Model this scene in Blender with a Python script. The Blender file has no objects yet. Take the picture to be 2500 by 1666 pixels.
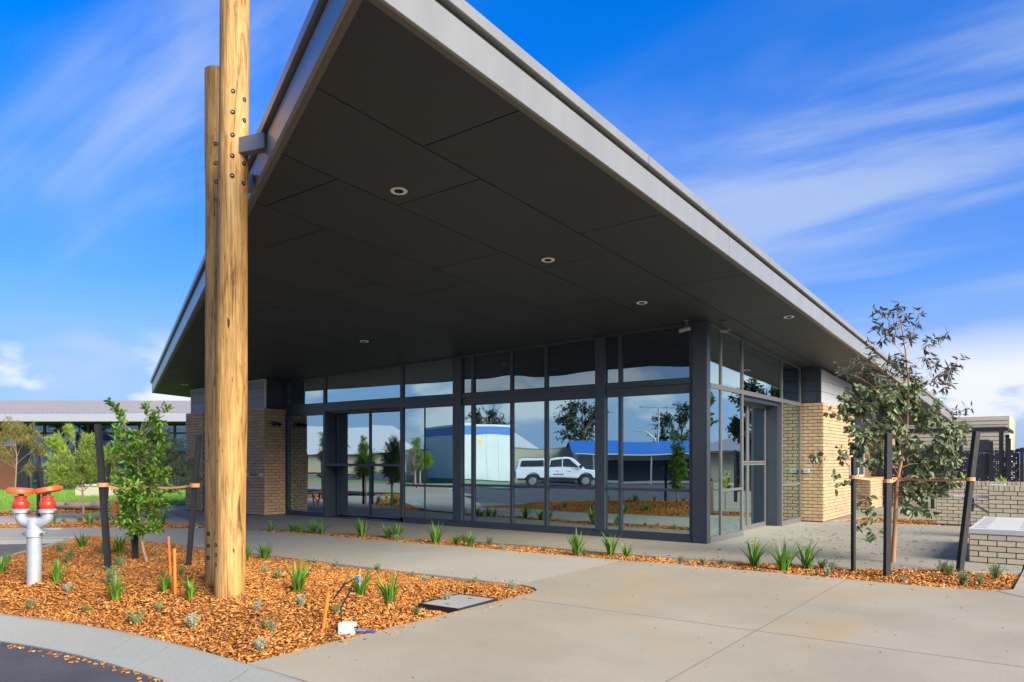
import bpy, bmesh, math, random
import numpy as np
from mathutils import Vector, Matrix, noise as mnoise
random.seed(7); rng = np.random.default_rng(7)
R = math.radians
scene = bpy.context.scene
col = scene.collection

# ------------------------------------------------------------------ camera
CAM_H = 1.581
FWD = Vector((-0.59167, 0.80618, 0)); RGT = Vector((0.80618, 0.59167, 0))
cd = bpy.data.cameras.new('camera'); cam = bpy.data.objects.new('camera', cd); col.objects.link(cam)
cam.location = (0, 0, CAM_H); cam.rotation_euler = (R(90), 0, R(36.276))
cd.sensor_width = 36; cd.lens = 26.14; cd.shift_y = 0.116; cd.clip_start = 0.05; cd.clip_end = 6000
scene.camera = cam

# ------------------------------------------------------------------ world
SUN_EL, SUN_AZ = R(29), math.atan2(0.97, -0.16)          # azimuth from +Y towards +X
w = bpy.data.worlds.new('World'); scene.world = w; w.use_nodes = True
nt = w.node_tree; nt.nodes.clear()
def N(tree, kind, **kw):
    n = tree.nodes.new(kind)
    for k, v in kw.items():
        if k.startswith('i_'): n.inputs[k[2:].replace('_', ' ')].default_value = v
        else: setattr(n, k, v)
    return n
def L(tree, a, b): tree.links.new(a, b)
out = N(nt, 'ShaderNodeOutputWorld'); bg = N(nt, 'ShaderNodeBackground'); bg.inputs['Strength'].default_value = 0.077
sky = N(nt, 'ShaderNodeTexSky', sky_type='NISHITA', sun_disc=False, sun_elevation=SUN_EL, sun_rotation=SUN_AZ)
sky.air_density = 1.0; sky.dust_density = 0.4; sky.ozone_density = 3.0
hs = N(nt, 'ShaderNodeHueSaturation'); hs.inputs['Saturation'].default_value = 1.3; hs.inputs['Value'].default_value = 1.0
L(nt, sky.outputs[0], hs.inputs['Color'])
tint = N(nt, 'ShaderNodeMix', data_type='RGBA', blend_type='MULTIPLY'); tint.inputs[0].default_value = 1.0; tint.inputs[7].default_value = (0.0, 0.83, 1.40, 1); L(nt, hs.outputs[0], tint.inputs[6])
tc = N(nt, 'ShaderNodeTexCoord'); sep = N(nt, 'ShaderNodeSeparateXYZ'); L(nt, tc.outputs['Generated'], sep.inputs[0])
def M(tree, op, a, b=None, c=None, clamp=False):
    n = tree.nodes.new('ShaderNodeMath'); n.operation = op; n.use_clamp = clamp
    for i, v in enumerate((a, b, c)):
        if v is None: continue
        if isinstance(v, (int, float)): n.inputs[i].default_value = v
        else: tree.links.new(v, n.inputs[i])
    return n.outputs[0]
def ramp(tree, fac, stops, interp='LINEAR'):
    n = tree.nodes.new('ShaderNodeValToRGB'); n.color_ramp.interpolation = interp
    el = n.color_ramp.elements
    while len(el) < len(stops): el.new(0.5)
    for e, (p, c) in zip(el, stops):
        e.position = p; e.color = c if isinstance(c, tuple) else (c, c, c, 1)
    tree.links.new(fac, n.inputs[0]); return n.outputs[0]
zc = M(nt, 'MAXIMUM', sep.outputs['Z'], 0.0); zd = M(nt, 'ADD', zc, 0.16)
cmb = N(nt, 'ShaderNodeCombineXYZ'); L(nt, M(nt, 'DIVIDE', sep.outputs['X'], zd), cmb.inputs[0]); L(nt, M(nt, 'DIVIDE', sep.outputs['Y'], zd), cmb.inputs[1])
mp = N(nt, 'ShaderNodeMapping'); mp.inputs['Rotation'].default_value = (0, 0, R(-135)); mp.inputs['Scale'].default_value = (0.30, 0.90, 1); mp.inputs['Location'].default_value = (0.7, 4.2, 0.3)
L(nt, cmb.outputs[0], mp.inputs[0])
n1 = N(nt, 'ShaderNodeTexNoise'); n1.inputs['Scale'].default_value = 0.9; n1.inputs['Detail'].default_value = 3.0; n1.inputs['Roughness'].default_value = 0.45; n1.inputs['Distortion'].default_value = 1.1
L(nt, mp.outputs[0], n1.inputs['Vector'])
n1b = N(nt, 'ShaderNodeTexNoise'); n1b.inputs['Scale'].default_value = 2.4; n1b.inputs['Detail'].default_value = 6.0; n1b.inputs['Roughness'].default_value = 0.55; n1b.inputs['Distortion'].default_value = 0.9
L(nt, mp.outputs[0], n1b.inputs['Vector'])
wisp = M(nt, 'MULTIPLY', ramp(nt, n1.outputs['Fac'], [(0.47, 0.0), (0.69, 1.0)], 'EASE'), ramp(nt, n1b.outputs['Fac'], [(0.34, 0.10), (0.70, 0.72)], 'EASE'))
# low cumulus bank near the horizon
mp2 = N(nt, 'ShaderNodeMapping'); mp2.inputs['Scale'].default_value = (5.0, 5.0, 11.0); mp2.inputs['Location'].default_value = (2.6, 7.7, 0.2); L(nt, tc.outputs['Generated'], mp2.inputs[0])
n2 = N(nt, 'ShaderNodeTexNoise'); n2.inputs['Scale'].default_value = 1.0; n2.inputs['Detail'].default_value = 7.0; n2.inputs['Roughness'].default_value = 0.52
L(nt, mp2.outputs[0], n2.inputs['Vector'])
cum = ramp(nt, n2.outputs['Fac'], [(0.50, 0.0), (0.60, 0.9)], 'EASE')
band = ramp(nt, sep.outputs['Z'], [(0.0, 0.9), (0.10, 1.0), (0.16, 0.0), (1.0, 0.0)])
cumf = M(nt, 'MULTIPLY', cum, band)
hz = ramp(nt, sep.outputs['Z'], [(0.0, 0.92), (0.12, 0.70), (0.22, 0.30), (0.34, 0.06), (0.45, 0.0)])
deep = N(nt, 'ShaderNodeMix', data_type='RGBA', blend_type='MULTIPLY'); deep.inputs[0].default_value = 1.0; L(nt, tint.outputs[2], deep.inputs[6])
L(nt, ramp(nt, sep.outputs['Z'], [(0.0, (1.0, .62, .74, 1)), (0.25, (1.0, .70, .82, 1)), (0.55, (1.0, 1.0, 1.03, 1))]), deep.inputs[7])
mx0 = N(nt, 'ShaderNodeMix', data_type='RGBA'); L(nt, hz, mx0.inputs[0]); L(nt, deep.outputs[2], mx0.inputs[6]); mx0.inputs[7].default_value = (2.3, 2.9, 4.3, 1)
mx1 = N(nt, 'ShaderNodeMix', data_type='RGBA'); L(nt, wisp, mx1.inputs[0]); L(nt, mx0.outputs[2], mx1.inputs[6]); mx1.inputs[7].default_value = (2.8, 3.35, 4.5, 1)
mx2 = N(nt, 'ShaderNodeMix', data_type='RGBA'); L(nt, cumf, mx2.inputs[0]); L(nt, mx1.outputs[2], mx2.inputs[6]); mx2.inputs[7].default_value = (4.9, 5.0, 5.3, 1)
L(nt, mx2.outputs[2], bg.inputs['Color']); L(nt, bg.outputs[0], out.inputs[0])

# ------------------------------------------------------------------ sun, exposure
sd = bpy.data.lights.new('sun', 'SUN'); so = bpy.data.objects.new('sun', sd); col.objects.link(so)
sd.energy = 4.4; sd.angle = R(42); sd.color = (1.0, 0.91, 0.78)
sdir = Vector((math.sin(SUN_AZ)*math.cos(SUN_EL), math.cos(SUN_AZ)*math.cos(SUN_EL), math.sin(SUN_EL)))
so.rotation_euler = (-sdir).to_track_quat('-Z', 'Y').to_euler(); so.location = sdir*60
vs = scene.view_settings; vs.view_transform = 'Standard'; vs.look = 'None'; vs.exposure = 1.38; vs.gamma = 1; vs.use_curve_mapping = False

# ------------------------------------------------------------------ materials
def mat(name, color, rough=0.6, metal=0.0, var=None, scale=8.0, bump=0.0, bscale=60.0, spec=0.5, stretch=None, detail=5.0, rand=0.0, island=0.0, trans=0.0):
    """principled material; var = second colour mixed by noise, rand / island = brightness spread per object / loose piece"""
    m = bpy.data.materials.new(name); m.use_nodes = True; t = m.node_tree; b = t.nodes['Principled BSDF']
    b.inputs['Roughness'].default_value = rough; b.inputs['Metallic'].default_value = metal; b.inputs['Specular IOR Level'].default_value = spec
    c4 = tuple(color)+(1,)
    b.inputs['Base Color'].default_value = c4
    cout = None; tcn = t.nodes.new('ShaderNodeTexCoord'); vec = tcn.outputs['Object']
    if stretch:
        mpn = t.nodes.new('ShaderNodeMapping'); mpn.inputs['Scale'].default_value = stretch; t.links.new(vec, mpn.inputs[0]); vec = mpn.outputs[0]
    if var is not None:
        n = t.nodes.new('ShaderNodeTexNoise'); n.inputs['Scale'].default_value = scale; n.inputs['Detail'].default_value = detail; n.inputs['Roughness'].default_value = 0.6
        t.links.new(vec, n.inputs['Vector'])
        cout = ramp(t, n.outputs['Fac'], [(0.32, c4), (0.68, tuple(var)+(1,))])
    if rand or island:
        val = None
        if rand:
            oi = t.nodes.new('ShaderNodeObjectInfo'); val = oi.outputs['Random']
        if island:
            ge = t.nodes.new('ShaderNodeNewGeometry'); iv = ge.outputs['Random Per Island']
            val = iv if val is None else M(t, 'FRACT', M(t, 'ADD', val, iv))
        s = max(rand, island)
        h = t.nodes.new('ShaderNodeHueSaturation'); t.links.new(M(t, 'MULTIPLY_ADD', val, 2*s, 1-s), h.inputs['Value'])
        t.links.new(M(t, 'MULTIPLY_ADD', M(t, 'FRACT', M(t, 'MULTIPLY', val, 7.3)), 0.045, 0.4775), h.inputs['Hue'])
        if cout is None: h.inputs['Color'].default_value = c4
        else: t.links.new(cout, h.inputs['Color'])
        cout = h.outputs[0]
    if cout is not None: t.links.new(cout, b.inputs['Base Color'])
    if bump:
        n = t.nodes.new('ShaderNodeTexNoise'); n.inputs['Scale'].default_value = bscale; n.inputs['Detail'].default_value = 4; t.links.new(vec, n.inputs['Vector'])
        bp = t.nodes.new('ShaderNodeBump'); bp.inputs['Strength'].default_value = bump; bp.inputs['Distance'].default_value = 0.01
        t.links.new(n.outputs['Fac'], bp.inputs['Height']); t.links.new(bp.outputs[0], b.inputs['Normal'])
    if trans:
        tr = t.nodes.new('ShaderNodeBsdfTranslucent'); mxs = t.nodes.new('ShaderNodeMixShader'); mxs.inputs[0].default_value = trans
        if cout is not None: t.links.new(cout, tr.inputs[0])
        else: tr.inputs[0].default_value = c4
        t.links.new(b.outputs[0], mxs.inputs[1]); t.links.new(tr.outputs[0], mxs.inputs[2]); t.links.new(mxs.outputs[0], t.nodes['Material Output'].inputs[0])
    return m
def concrete(name, c1, c2, stain, speck=0.62):
    m = bpy.data.materials.new(name); m.use_nodes = True; t = m.node_tree; b = t.nodes['Principled BSDF']; b.inputs['Roughness'].default_value = 0.85; b.inputs['Specular IOR Level'].default_value = 0.25
    tcn = t.nodes.new('ShaderNodeTexCoord'); v = tcn.outputs['Object']
    def nz(s, d=5, ro=0.6, st=None, dist=0):
        n = t.nodes.new('ShaderNodeTexNoise'); n.inputs['Scale'].default_value = s; n.inputs['Detail'].default_value = d; n.inputs['Roughness'].default_value = ro; n.inputs['Distortion'].default_value = dist
        if st:
            mm = t.nodes.new('ShaderNodeMapping'); mm.inputs['Scale'].default_value = st; t.links.new(v, mm.inputs[0]); t.links.new(mm.outputs[0], n.inputs['Vector'])
        else: t.links.new(v, n.inputs['Vector'])
        return n.outputs['Fac']
    base = ramp(t, nz(0.55, 6), [(0.3, tuple(c1)+(1,)), (0.7, tuple(c2)+(1,))])
    x = t.nodes.new('ShaderNodeMix'); x.data_type = 'RGBA'; x.blend_type = 'MULTIPLY'; x.inputs[0].default_value = 1
    t.links.new(base, x.inputs[6]); t.links.new(ramp(t, nz(40, 4, 0.7), [(0.25, 0.86), (0.75, 1.08)]), x.inputs[7])
    y = t.nodes.new('ShaderNodeMix'); y.data_type = 'RGBA'; t.links.new(M(t, 'MULTIPLY', ramp(t, nz(0.42, 3, 0.5, None, 0.8), [(0.54, 0.0), (0.72, 0.65)]), 1.0), y.inputs[0])
    t.links.new(x.outputs[2], y.inputs[6]); y.inputs[7].default_value = tuple(stain)+(1,)
    z = t.nodes.new('ShaderNodeMix'); z.data_type = 'RGBA'; z.blend_type = 'MULTIPLY'; z.inputs[0].default_value = 1
    t.links.new(y.outputs[2], z.inputs[6]); t.links.new(ramp(t, nz(26, 2, 0.5, None, 0.3), [(0.20, speck), (0.27, 1.0)]), z.inputs[7])
    t.links.new(z.outputs[2], b.inputs['Base Color'])
    bp = t.nodes.new('ShaderNodeBump'); bp.inputs['Strength'].default_value = 0.25; bp.inputs['Distance'].default_value = 0.004
    t.links.new(M(t, 'ADD', nz(150, 3), nz(30, 3, 0.6, (1, 12, 1))), bp.inputs['Height']); t.links.new(bp.outputs[0], b.inputs['Normal'])
    return m
def timber(name):
    m = bpy.data.materials.new(name); m.use_nodes = True; t = m.node_tree; b = t.nodes['Principled BSDF']; b.inputs['Roughness'].default_value = 0.72; b.inputs['Specular IOR Level'].default_value = 0.3
    tcn = t.nodes.new('ShaderNodeTexCoord'); oi = t.nodes.new('ShaderNodeObjectInfo')
    def nz(st, d, ro, dist=0.0):
        mm = t.nodes.new('ShaderNodeMapping'); mm.inputs['Scale'].default_value = st; t.links.new(tcn.outputs['Object'], mm.inputs[0])
        n = t.nodes.new('ShaderNodeTexNoise'); n.inputs['Scale'].default_value = 1; n.inputs['Detail'].default_value = d; n.inputs['Roughness'].default_value = ro; n.inputs['Distortion'].default_value = dist
        t.links.new(mm.outputs[0], n.inputs['Vector']); return n.outputs['Fac']
    a = ramp(t, nz((7, 7, 0.55), 6, 0.6, 0.4), [(0.25, (0.25, 0.125, 0.035, 1)), (0.45, (0.45, 0.25, 0.075, 1)), (0.6, (0.52, 0.30, 0.10, 1)), (0.8, (0.58, 0.42, 0.21, 1))])
    x = t.nodes.new('ShaderNodeMix'); x.data_type = 'RGBA'; x.blend_type = 'MULTIPLY'; x.inputs[0].default_value = 1
    t.links.new(a, x.inputs[6]); t.links.new(ramp(t, nz((60, 60, 2.2), 4, 0.65), [(0.3, 0.5), (0.62, 1.08)]), x.inputs[7])
    y = t.nodes.new('ShaderNodeMix'); y.data_type = 'RGBA'; y.blend_type = 'MULTIPLY'; y.inputs[0].default_value = 1
    t.links.new(x.outputs[2], y.inputs[6]); t.links.new(ramp(t, nz((9, 9, 1.4), 5, 0.6, 1.2), [(0.30, (0.24, 0.18, 0.12, 1)), (0.44, (0.84, 0.80, 0.74, 1)), (0.56, (1, 1, 1, 1))]), y.inputs[7])
    k = t.nodes.new('ShaderNodeMix'); k.data_type = 'RGBA'; k.blend_type = 'MULTIPLY'; k.inputs[0].default_value = 1
    t.links.new(y.outputs[2], k.inputs[6]); t.links.new(ramp(t, nz((30, 30, 5.0), 2, 0.5), [(0.27, (0.10, 0.07, 0.05, 1)), (0.31, (1, 1, 1, 1))]), k.inputs[7])
    k2 = t.nodes.new('ShaderNodeMix'); k2.data_type = 'RGBA'; k2.blend_type = 'MULTIPLY'; k2.inputs[0].default_value = 1
    crack = ramp(t, nz((26, 26, 0.35), 3, 0.5, 0.25), [(0.475, (1, 1, 1, 1)), (0.495, (0.34, 0.25, 0.17, 1)), (0.505, (0.34, 0.25, 0.17, 1)), (0.525, (1, 1, 1, 1))]); cm = t.nodes.new('ShaderNodeMix'); cm.data_type = 'RGBA'
    t.links.new(ramp(t, nz((3, 3, 0.8), 2, 0.5), [(0.5, 0.0), (0.62, 0.9)]), cm.inputs[0]); cm.inputs[6].default_value = (1, 1, 1, 1); t.links.new(crack, cm.inputs[7])
    t.links.new(k.outputs[2], k2.inputs[6]); t.links.new(cm.outputs[2], k2.inputs[7])
    t.links.new(k2.outputs[2], b.inputs['Base Color'])
    bp = t.nodes.new('ShaderNodeBump'); bp.inputs['Strength'].default_value = 0.5; bp.inputs['Distance'].default_value = 0.012
    t.links.new(nz((40, 40, 1.2), 5, 0.6), bp.inputs['Height']); t.links.new(bp.outputs[0], b.inputs['Normal'])
    return m
def glass(name, tint, refl, wave=0.0, wscale=1.0):
    m = bpy.data.materials.new(name); m.use_nodes = True; t = m.node_tree; t.nodes.clear()
    o = t.nodes.new('ShaderNodeOutputMaterial'); mx = t.nodes.new('ShaderNodeMixShader'); tr = t.nodes.new('ShaderNodeBsdfTransparent'); gl = t.nodes.new('ShaderNodeBsdfGlossy')
    tr.inputs[0].default_value = tuple(tint)+(1,); gl.inputs['Roughness'].default_value = 0.0; gl.inputs['Color'].default_value = (0.74, 0.95, 1.0, 1)
    fr = t.nodes.new('ShaderNodeFresnel'); fr.inputs['IOR'].default_value = 1.5
    t.links.new(M(t, 'MULTIPLY_ADD', fr.outputs[0], 1.2, refl, True), mx.inputs[0])
    if wave:
        tcn = t.nodes.new('ShaderNodeTexCoord'); n = t.nodes.new('ShaderNodeTexNoise'); n.inputs['Scale'].default_value = wscale; n.inputs['Detail'].default_value = 0.5
        t.links.new(tcn.outputs['Object'], n.inputs['Vector'])
        bp = t.nodes.new('ShaderNodeBump'); bp.inputs['Strength'].default_value = 1.0; bp.inputs['Distance'].default_value = wave
        t.links.new(n.outputs['Fac'], bp.inputs['Height']); t.links.new(bp.outputs[0], gl.inputs['Normal']); t.links.new(bp.outputs[0], fr.inputs['Normal'])
    t.links.new(tr.outputs[0], mx.inputs[1]); t.links.new(gl.outputs[0], mx.inputs[2]); t.links.new(mx.outputs[0], o.inputs[0])
    return m
def chip_mat():
    m = mat('bark_chip', (.5, .2, .04), .85, spec=.25); t = m.node_tree; ge = t.nodes.new('ShaderNodeNewGeometry'); tcn = t.nodes.new('ShaderNodeTexCoord')
    c = ramp(t, ge.outputs['Random Per Island'], [(0.0, (.12, .042, .012, 1)), (.22, (.29, .10, .018, 1)), (.6, (.42, .16, .030, 1)), (.9, (.50, .22, .052, 1)), (1.0, (.55, .33, .13, 1))])
    n = t.nodes.new('ShaderNodeTexNoise'); n.inputs['Scale'].default_value = 1.3; n.inputs['Detail'].default_value = 4; t.links.new(tcn.outputs['Object'], n.inputs['Vector'])
    x = t.nodes.new('ShaderNodeMix'); x.data_type = 'RGBA'; x.blend_type = 'MULTIPLY'; x.inputs[0].default_value = 1; t.links.new(c, x.inputs[6]); t.links.new(ramp(t, n.outputs['Fac'], [(.3, .8), (.7, 1.15)]), x.inputs[7])
    t.links.new(x.outputs[2], t.nodes['Principled BSDF'].inputs['Base Color']); return m
MT = dict(
    slab=concrete('paving_concrete', (0.258, 0.227, 0.163), (0.34, 0.302, 0.222), (0.34, 0.243, 0.132)),
    path=concrete('path_concrete', (0.30, 0.28, 0.225), (0.35, 0.325, 0.262), (0.34, 0.275, 0.18)),
    apron=concrete('apron_concrete', (0.215, 0.195, 0.147), (0.27, 0.243, 0.185), (0.26, 0.215, 0.145)),
    kerb=concrete('kerb_concrete', (0.245, 0.247, 0.213), (0.285, 0.287, 0.25), (0.245, 0.235, 0.19), 0.93),
    subbase=mat('dark_joint', (0.10, 0.09, 0.075), 0.95),
    asphalt=mat('asphalt', (0.038, 0.04, 0.05), 0.9, var=(0.06, 0.06, 0.066), scale=3, bump=0.9, bscale=220, rand=0),
    soil=mat('mulch_soil', (0.26, 0.115, 0.035), 0.95, var=(0.10, 0.042, 0.014), scale=30, bump=1.0, bscale=40),
    chips=chip_mat(),
    ground=mat('ground_soil', (0.20, 0.15, 0.09), 0.95, var=(0.14, 0.13, 0.06), scale=0.3),
    lawn=mat('lawn', (0.14, 0.27, 0.02), 0.9, var=(0.20, 0.34, 0.035), scale=2.0, bump=0.6, bscale=90),
    blade=mat('lawn_blade', (0.15, 0.30, 0.02), 0.7, island=0.25, trans=0.3),
    brick=mat('tan_brick', (0.475, 0.312, 0.175), 0.88, var=(0.425, 0.272, 0.145), scale=18, bump=0.6, bscale=90, rand=0.08, island=0.08, spec=0.2),
    mortar=mat('dark_mortar', (0.085, 0.058, 0.034), 0.95, var=(0.12, 0.08, 0.048), scale=40),
    cbrick=mat('cream_brick', (0.52, 0.445, 0.31), 0.85, var=(0.47, 0.395, 0.265), scale=18, bump=0.5, bscale=90, rand=0.09, island=0.09, spec=0.2),
    cmortar=mat('brown_mortar', (0.13, 0.095, 0.05), 0.95, var=(0.17, 0.12, 0.07), scale=40),
    soffit=mat('soffit_board', (0.0195, 0.0238, 0.0262), 0.6, var=(0.0235, 0.028, 0.030), scale=0.9, bump=0.12, bscale=300, rand=0.10),
    trim=mat('soffit_trim', (0.11, 0.105, 0.083), 0.55),
    backing=mat('soffit_backing', (0.012, 0.012, 0.012), 0.9),
    fascia=mat('fascia_metal', (0.165, 0.163, 0.145), 0.3, var=(0.195, 0.19, 0.168), scale=2.2, stretch=(1, 1, 0.25), spec=0.9),
    groove=mat('fascia_groove', (0.05, 0.05, 0.045), 0.7),
    roofmetal=mat('roof_sheet', (0.17, 0.158, 0.16), 0.6, var=(0.19, 0.178, 0.178), scale=1.0),
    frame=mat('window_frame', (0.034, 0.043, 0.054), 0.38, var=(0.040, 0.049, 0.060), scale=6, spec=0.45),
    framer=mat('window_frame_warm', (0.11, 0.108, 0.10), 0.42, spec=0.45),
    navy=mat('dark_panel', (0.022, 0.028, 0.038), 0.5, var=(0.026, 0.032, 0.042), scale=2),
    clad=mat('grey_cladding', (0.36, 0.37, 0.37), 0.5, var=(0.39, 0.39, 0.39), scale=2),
    cladblue=mat('blue_grey_cladding', (0.16, 0.185, 0.22), 0.5, var=(0.18, 0.20, 0.235), scale=2),
    black=mat('black_paint', (0.014, 0.014, 0.016), 0.5),
    stake=mat('black_stake', (0.008, 0.008, 0.009), 0.75, var=(0.018, 0.016, 0.015), scale=20, stretch=(1, 1, .2), bump=0.3, bscale=60),
    hole=mat('dark_hole', (0.004, 0.004, 0.004), 0.9),
    pole=timber('round_timber'),
    bolt=mat('galvanised_bolt', (0.22, 0.21, 0.19), 0.5, metal=0.7),
    pipe=mat('silver_pipe', (0.46, 0.48, 0.50), 0.36, metal=0.4, var=(0.40, 0.42, 0.45), scale=10, bump=0.1, bscale=50),
    red=mat('red_paint', (0.66, 0.035, 0.012), 0.35, var=(0.58, 0.03, 0.012), scale=6, spec=0.5),
    redcap=mat('orange_red_plastic', (0.80, 0.10, 0.018), 0.4, spec=0.4),
    orange=mat('orange_conduit', (0.85, 0.16, 0.012), 0.45),
    white=mat('white_plastic', (0.5, 0.5, 0.48), 0.45),
    blueplastic=mat('blue_tape', (0.04, 0.09, 0.35), 0.5),
    lamp=mat('downlight_ring', (0.80, 0.76, 0.66), 0.4),
    steel=mat('steel_grey', (0.34, 0.35, 0.36), 0.4, metal=0.5),
    bracket=mat('bracket_paint', (0.13, 0.135, 0.15), 0.5),
    strap=mat('hessian_strap', (0.52, 0.23, 0.08), 0.85, var=(0.60, 0.30, 0.12), scale=60),
    glass=glass('reflective_glass', (0.38, 0.50, 0.50), 0.48, 0.0030, 0.8),
    glassw=glass('wavy_reflective_glass', (0.22, 0.28, 0.30), 0.22, 0.010, 0.9),
    glassfar=glass('far_glass', (0.10, 0.13, 0.13), 0.20),
    bark=mat('young_bark', (0.22, 0.13, 0.085), 0.85, var=(0.30, 0.20, 0.14), scale=30, stretch=(1, 1, .25), bump=0.4),
    eucbark=mat('orange_bark', (0.42, 0.18, 0.06), 0.8, var=(0.26, 0.15, 0.09), scale=14, stretch=(1, 1, .3), bump=0.4),
    leafA=mat('glossy_leaf', (0.165, 0.31, 0.036), 0.4, island=0.6, trans=0.35, spec=0.5),
    leafE=mat('grey_green_leaf', (0.155, 0.19, 0.085), 0.5, island=0.45, trans=0.22),
    leafEt=mat('dark_slender_leaf', (0.055, 0.065, 0.042), 0.5, island=0.4, trans=0.15),
    needleA=mat('olive_needle', (0.22, 0.20, 0.045), 0.6, island=0.4, trans=0.3),
    needleB=mat('lime_needle', (0.30, 0.42, 0.055), 0.6, island=0.45, trans=0.3),
    needleC=mat('silver_needle', (0.26, 0.31, 0.16), 0.55, island=0.45, trans=0.25),
    strappy=mat('strappy_leaf', (0.11, 0.24, 0.022), 0.45, island=0.4, trans=0.3),
    greyleaf=mat('silver_leaf', (0.32, 0.33, 0.23), 0.7, island=0.3, trans=0.2),
    greenleaf=mat('grey_green_shrub', (0.18, 0.23, 0.08), 0.65, island=0.4, trans=0.2),
    limeleaf=mat('lime_shrub', (0.30, 0.38, 0.03), 0.6, island=0.3, trans=0.3),
    farleaf=mat('dark_tree_leaf', (0.035, 0.07, 0.022), 0.6, island=0.5, trans=0.2),
    log=mat('weathered_log', (0.34, 0.27, 0.20), 0.85, var=(0.18, 0.11, 0.06), scale=4, stretch=(0.3, 3, 3), bump=0.5, bscale=12),
    cream=mat('cream_wall', (0.46, 0.39, 0.27), 0.75, var=(0.43, 0.36, 0.25), scale=2),
    brownpanel=mat('brown_panel', (0.12, 0.045, 0.022), 0.6),
    floor=mat('interior_floor', (0.26, 0.28, 0.30), 0.4),
    interior=mat('interior_wall', (0.34, 0.36, 0.34), 0.8),
    cardboard=mat('cardboard', (0.36, 0.24, 0.13), 0.8),
    carpaint=mat('white_car_paint', (0.78, 0.79, 0.80), 0.25, spec=0.5),
    tyre=mat('tyre_rubber', (0.02, 0.02, 0.02), 0.8),
    blue=mat('blue_steel', (0.025, 0.13, 0.42), 0.45),
    shed=mat('white_shed_panel', (0.55, 0.57, 0.55), 0.5, var=(0.50, 0.52, 0.50), scale=1),
    yellow=mat('yellow_panel', (0.75, 0.52, 0.03), 0.5),
    greencloth=mat('green_shadecloth', (0.05, 0.27, 0.08), 0.8),
    purpleroof=mat('slate_roof', (0.17, 0.165, 0.19), 0.6),
    sprayblue=mat('blue_liquid', (0.03, 0.18, 0.38), 0.3),
)

# ------------------------------------------------------------------ mesh helpers
class MB:
    def __init__(s): s.v = []; s.f = []
    def add(s, verts, faces):
        o = len(s.v); s.v += [tuple(p) for p in verts]; s.f += [tuple(i+o for i in f) for f in faces]; return s
    def box(s, a, b, mtx=None):
        x0, y0, z0 = a; x1, y1, z1 = b
        P = [(x0,y0,z0),(x1,y0,z0),(x1,y1,z0),(x0,y1,z0),(x0,y0,z1),(x1,y0,z1),(x1,y1,z1),(x0,y1,z1)]
        if mtx is not None: P = [mtx @ Vector(p) for p in P]
        return s.add(P, [(0,3,2,1),(4,5,6,7),(0,1,5,4),(1,2,6,5),(2,3,7,6),(3,0,4,7)])
    def prism(s, poly, z0, z1):
        n = len(poly)
        g0 = z0 if callable(z0) else (lambda x, y: z0); g1 = z1 if callable(z1) else (lambda x, y: z1)
        P = [(x, y, g0(x, y)) for x, y in poly]+[(x, y, g1(x, y)) for x, y in poly]
        area = sum(poly[i][0]*poly[(i+1) % n][1]-poly[(i+1) % n][0]*poly[i][1] for i in range(n))
        F = [tuple(range(n-1, -1, -1)), tuple(range(n, 2*n))]+[(i, (i+1) % n, n+(i+1) % n, n+i) for i in range(n)]
        if area < 0: F = [f[::-1] for f in F]
        return s.add(P, F)
    def tube(s, pts, radii, seg=8, cap=True):
        pts = [Vector(p) for p in pts]; o = len(s.v); n = len(pts)
        if not hasattr(radii, '__len__'): radii = [radii]*n
        up = None
        for i, p in enumerate(pts):
            d = (pts[min(i+1, n-1)]-pts[max(i-1, 0)]).normalized()
            if up is None:
                up = d.orthogonal().normalized()
            up = (up-d*up.dot(d)).normalized() if (up-d*up.dot(d)).length > 1e-6 else d.orthogonal().normalized()
            b = d.cross(up)
            for k in range(seg):
                a = 2*math.pi*k/seg; q = p+(up*math.cos(a)+b*math.sin(a))*radii[i]; s.v.append(tuple(q))
        for i in range(n-1):
            for k in range(seg):
                k2 = (k+1) % seg; s.f.append((o+i*seg+k, o+i*seg+k2, o+(i+1)*seg+k2, o+(i+1)*seg+k))
        if cap:
            s.f.append(tuple(o+k for k in range(seg-1, -1, -1))); s.f.append(tuple(o+(n-1)*seg+k for k in range(seg)))
        return s
    def lathe(s, prof, seg=24, mtx=None):
        o = len(s.v); n = len(prof)
        for r, z in prof:
            for k in range(seg):
                a = 2*math.pi*k/seg; p = Vector((r*math.cos(a), r*math.sin(a), z)); s.v.append(tuple(mtx @ p if mtx is not None else p))
        for i in range(n-1):
            for k in range(seg):
                k2 = (k+1) % seg; s.f.append((o+i*seg+k, o+i*seg+k2, o+(i+1)*seg+k2, o+(i+1)*seg+k))
        s.f.append(tuple(o+k for k in range(seg-1, -1, -1))); s.f.append(tuple(o+(n-1)*seg+k for k in range(seg)))
        return s
    def mesh(s, name, m, smooth=False, bevel=0.0):
        me = bpy.data.meshes.new(name); me.from_pydata(s.v, [], s.f)
        if bevel:
            bm = bmesh.new(); bm.from_mesh(me); bmesh.ops.bevel(bm, geom=bm.edges[:], offset=bevel, segments=2, affect='EDGES', clamp_overlap=True); bm.to_mesh(me); bm.free()
        me.materials.append(MT[m] if isinstance(m, str) else m)
        if smooth:
            me.polygons.foreach_set('use_smooth', [True]*len(me.polygons))
            try: me.set_sharp_from_angle(angle=R(40))
            except Exception: pass
        me.update(); return me
    def build(s, name, m, parent=None, smooth=False, bevel=0.0):
        return link(name, s.mesh(name, m, smooth, bevel), parent)
def link(name, me, parent=None):
    o = bpy.data.objects.new(name, me); col.objects.link(o)
    if parent is not None: o.parent = parent
    return o
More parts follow.
